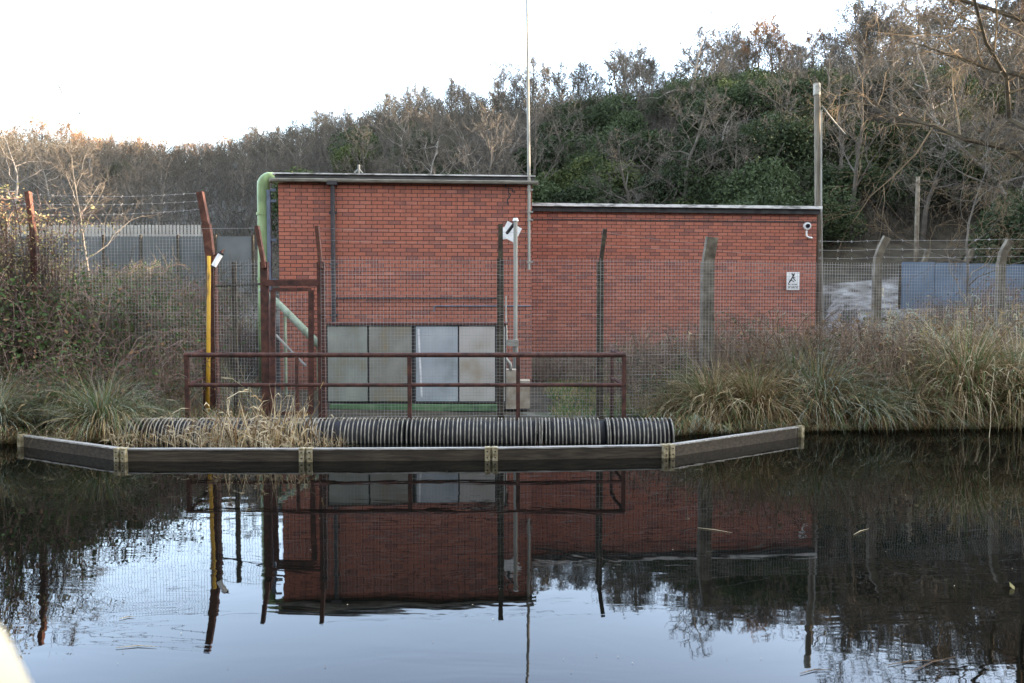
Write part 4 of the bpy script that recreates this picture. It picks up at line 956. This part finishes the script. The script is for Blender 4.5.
for i in range(5200):     # ragged fringe hanging over the water's edge
    left = rg.random() < .4; px = rg.uniform(-80, 140) if left else rg.uniform(660, 1090); Y = 10.8
    for _ in range(3): Y = shore((px-512)/F*Y)
    Y += rg.uniform(-.06, .12); x = (px-512)/F*Y; cl = .6+.8*noise.noise(Vector((x*2.2, 4, 0))); h = max(.1, rg.uniform(.12, .4)*cl)
    d = Vector((rg.gauss(0, .45), rg.gauss(-.5, .35), 1)); p = Vector((x, Y, -.02)); az = rg.gauss(0, .7)
    mb.blade([p, p+d*h*.5, p+d*h*.85, p+d*h+Vector((rg.gauss(0, .08), -.1, -h*.5))], .013, Vector((math.cos(az), math.sin(az), 0)), rg.choice([0, 2, 2, 3, 1]))
tag(mb.build('bank_grass', ['blade_straw', 'blade_green', 'blade_brown', 'blade_grey']), 'short rough grass covering the banks', 'grass', kind='stuff')

# sunlit shrub on the left fence post
def shrub(rr, r=.75, stems=70, leaves=1500):
    mb = MB(); allp = []
    for i in range(stems):
        az = rr.uniform(0, 6.28); p = Vector((rr.gauss(0, .15), rr.gauss(0, .15), 0)); top = rr.uniform(1.5, 2.95); R_ = rr.uniform(.2, 1.25)*r*1.3; pts = []; w1 = rr.gauss(0, .1)
        for k in range(8):
            u = k/7; pts.append(p+Vector((math.cos(az)*R_*u**1.6+w1*math.sin(u*6), math.sin(az)*R_*.6*u**1.6, top*(math.sin(u*1.9)/math.sin(1.57)))))
        mb.tube(pts, [.011, .01, .009, .007, .006, .005, .004, .002], 3, 0, cap=False); allp.append(pts)
        for k in range(6):
            q = rr.choice(pts[3:]); e = q+Vector((rr.gauss(0, .22), rr.gauss(0, .15), rr.uniform(-.15, .25))); mb.tube([q, e], [.004, .0015], 3, 0, cap=False); allp.append([q, q, q.lerp(e, .3), q.lerp(e, .5), q.lerp(e, .7), q.lerp(e, .85), e, e])
    for i in range(leaves):
        pts = rr.choice(allp); k = rr.randrange(3, 7); p = pts[k].lerp(pts[k+1], rr.random())+Vector((rr.gauss(0, .04), rr.gauss(0, .04), rr.gauss(0, .04)))
        if p.z < 1.2 and rr.random() < .6: continue
        mb.leaf(p, rr.uniform(.03, .065), rr, rr.choice([1, 1, 2, 3]))
    return mb
SH = [shrub(random.Random(400+i)).mesh('shrub', ['stem_purple', 'leaf_pale', 'leaf_olive', 'leaf_brown']) for i in range(2)]
for k, (px, Y, s, lb) in enumerate([(12, 12.2, 1.0, 'sunlit straggly shrub with pale yellow leaves at the left edge'), (52, 12.35, .92, 'sunlit shrub with pale leaves wrapped round the left rusty post'), (-30, 12.0, 1.0, 'pale leaved shrub cut by the left edge')]):
    x = (px-512)/F*Y; put('leafy_shrub', SH[k % 2], (x, Y, ground(x, Y)), s, rb.uniform(0, 6), lb, 'shrub', None)
# floating twigs and leaves on the water
def wpt(px, py): Y = CAMH*F/(py-305); return Vector(((px-512)/F*Y, Y, .006))
rw = random.Random(3)
for k, (a, b, m, lb, g) in enumerate([((858, 538), (873, 532), 'blade_pale', 'pale curved reed scrap floating at the right of the pond', None), ((700, 531), (735, 536), 'blade_pale', 'thin curved reed stem floating below the brick reflection', None),
    ((895, 673), (950, 668), 'blade_brown', 'brown floating twig longest of those near the lower right edge', None), ((806, 682), (838, 678), 'blade_brown', 'short brown twig floating at the bottom edge right of centre', None), ((920, 680), (965, 664), 'leaf_brown', 'broken brown twig crossing another on the water near the lower right', None),
    ((108, 655), (150, 654), 'blade_pale', 'faint straw stem floating at the lower left', None), ((112, 625), (128, 623), 'blade_pale', 'short straw scrap floating below the left post reflection', None)]):
    p, q = wpt(*a), wpt(*b); m_ = p.lerp(q, .5)+Vector((0, .02, 0)); mb = MB(); mb.tube([p, m_, q], [.0015, .003, .001], 5)
    simple('floating_twig', lb, 'twig', mb, m, p)
mb = MB()
for i in range(240):
    px, py = rw.uniform(0, 1024), (rw.uniform(475, 683) if i < 90 else 473+rw.random()**2*14); p = wpt(px, py); s = rw.uniform(.002, .007); a = rw.uniform(0, 3.1); d = Vector((math.cos(a), math.sin(a), 0))*s; n_ = Vector((-d.y, d.x, 0))*.6
    mb.quad(p-d, p+n_, p+d, p-n_, rw.randrange(2))
tag(mb.build('floating_specks', ['blade_pale', 'leaf_brown']), 'tiny leaf specks floating on the dark water', 'debris', kind='stuff')
mb = MB(); p = wpt(1020, 593); mb.leaf(p+Vector((0, 0, .01)), .06, rw); tb = tag(mb.build('floating_leaf', 'leaf_pale', loc=p), 'orange-brown leaf floating at the right edge', 'leaf')
# pale rail right in front of the photographer (out of focus)
mb = MB(); mb.tube([W(-96, 560, .5), W(-30, 660, .36), W(8, 760, .3)], [.017, .017, .017], 12)
simple('pale_rail', 'blurred pale rail close to the viewer at the lower left corner', 'rail', mb, 'blade_pale', W(0, 660, .6), smooth=True)
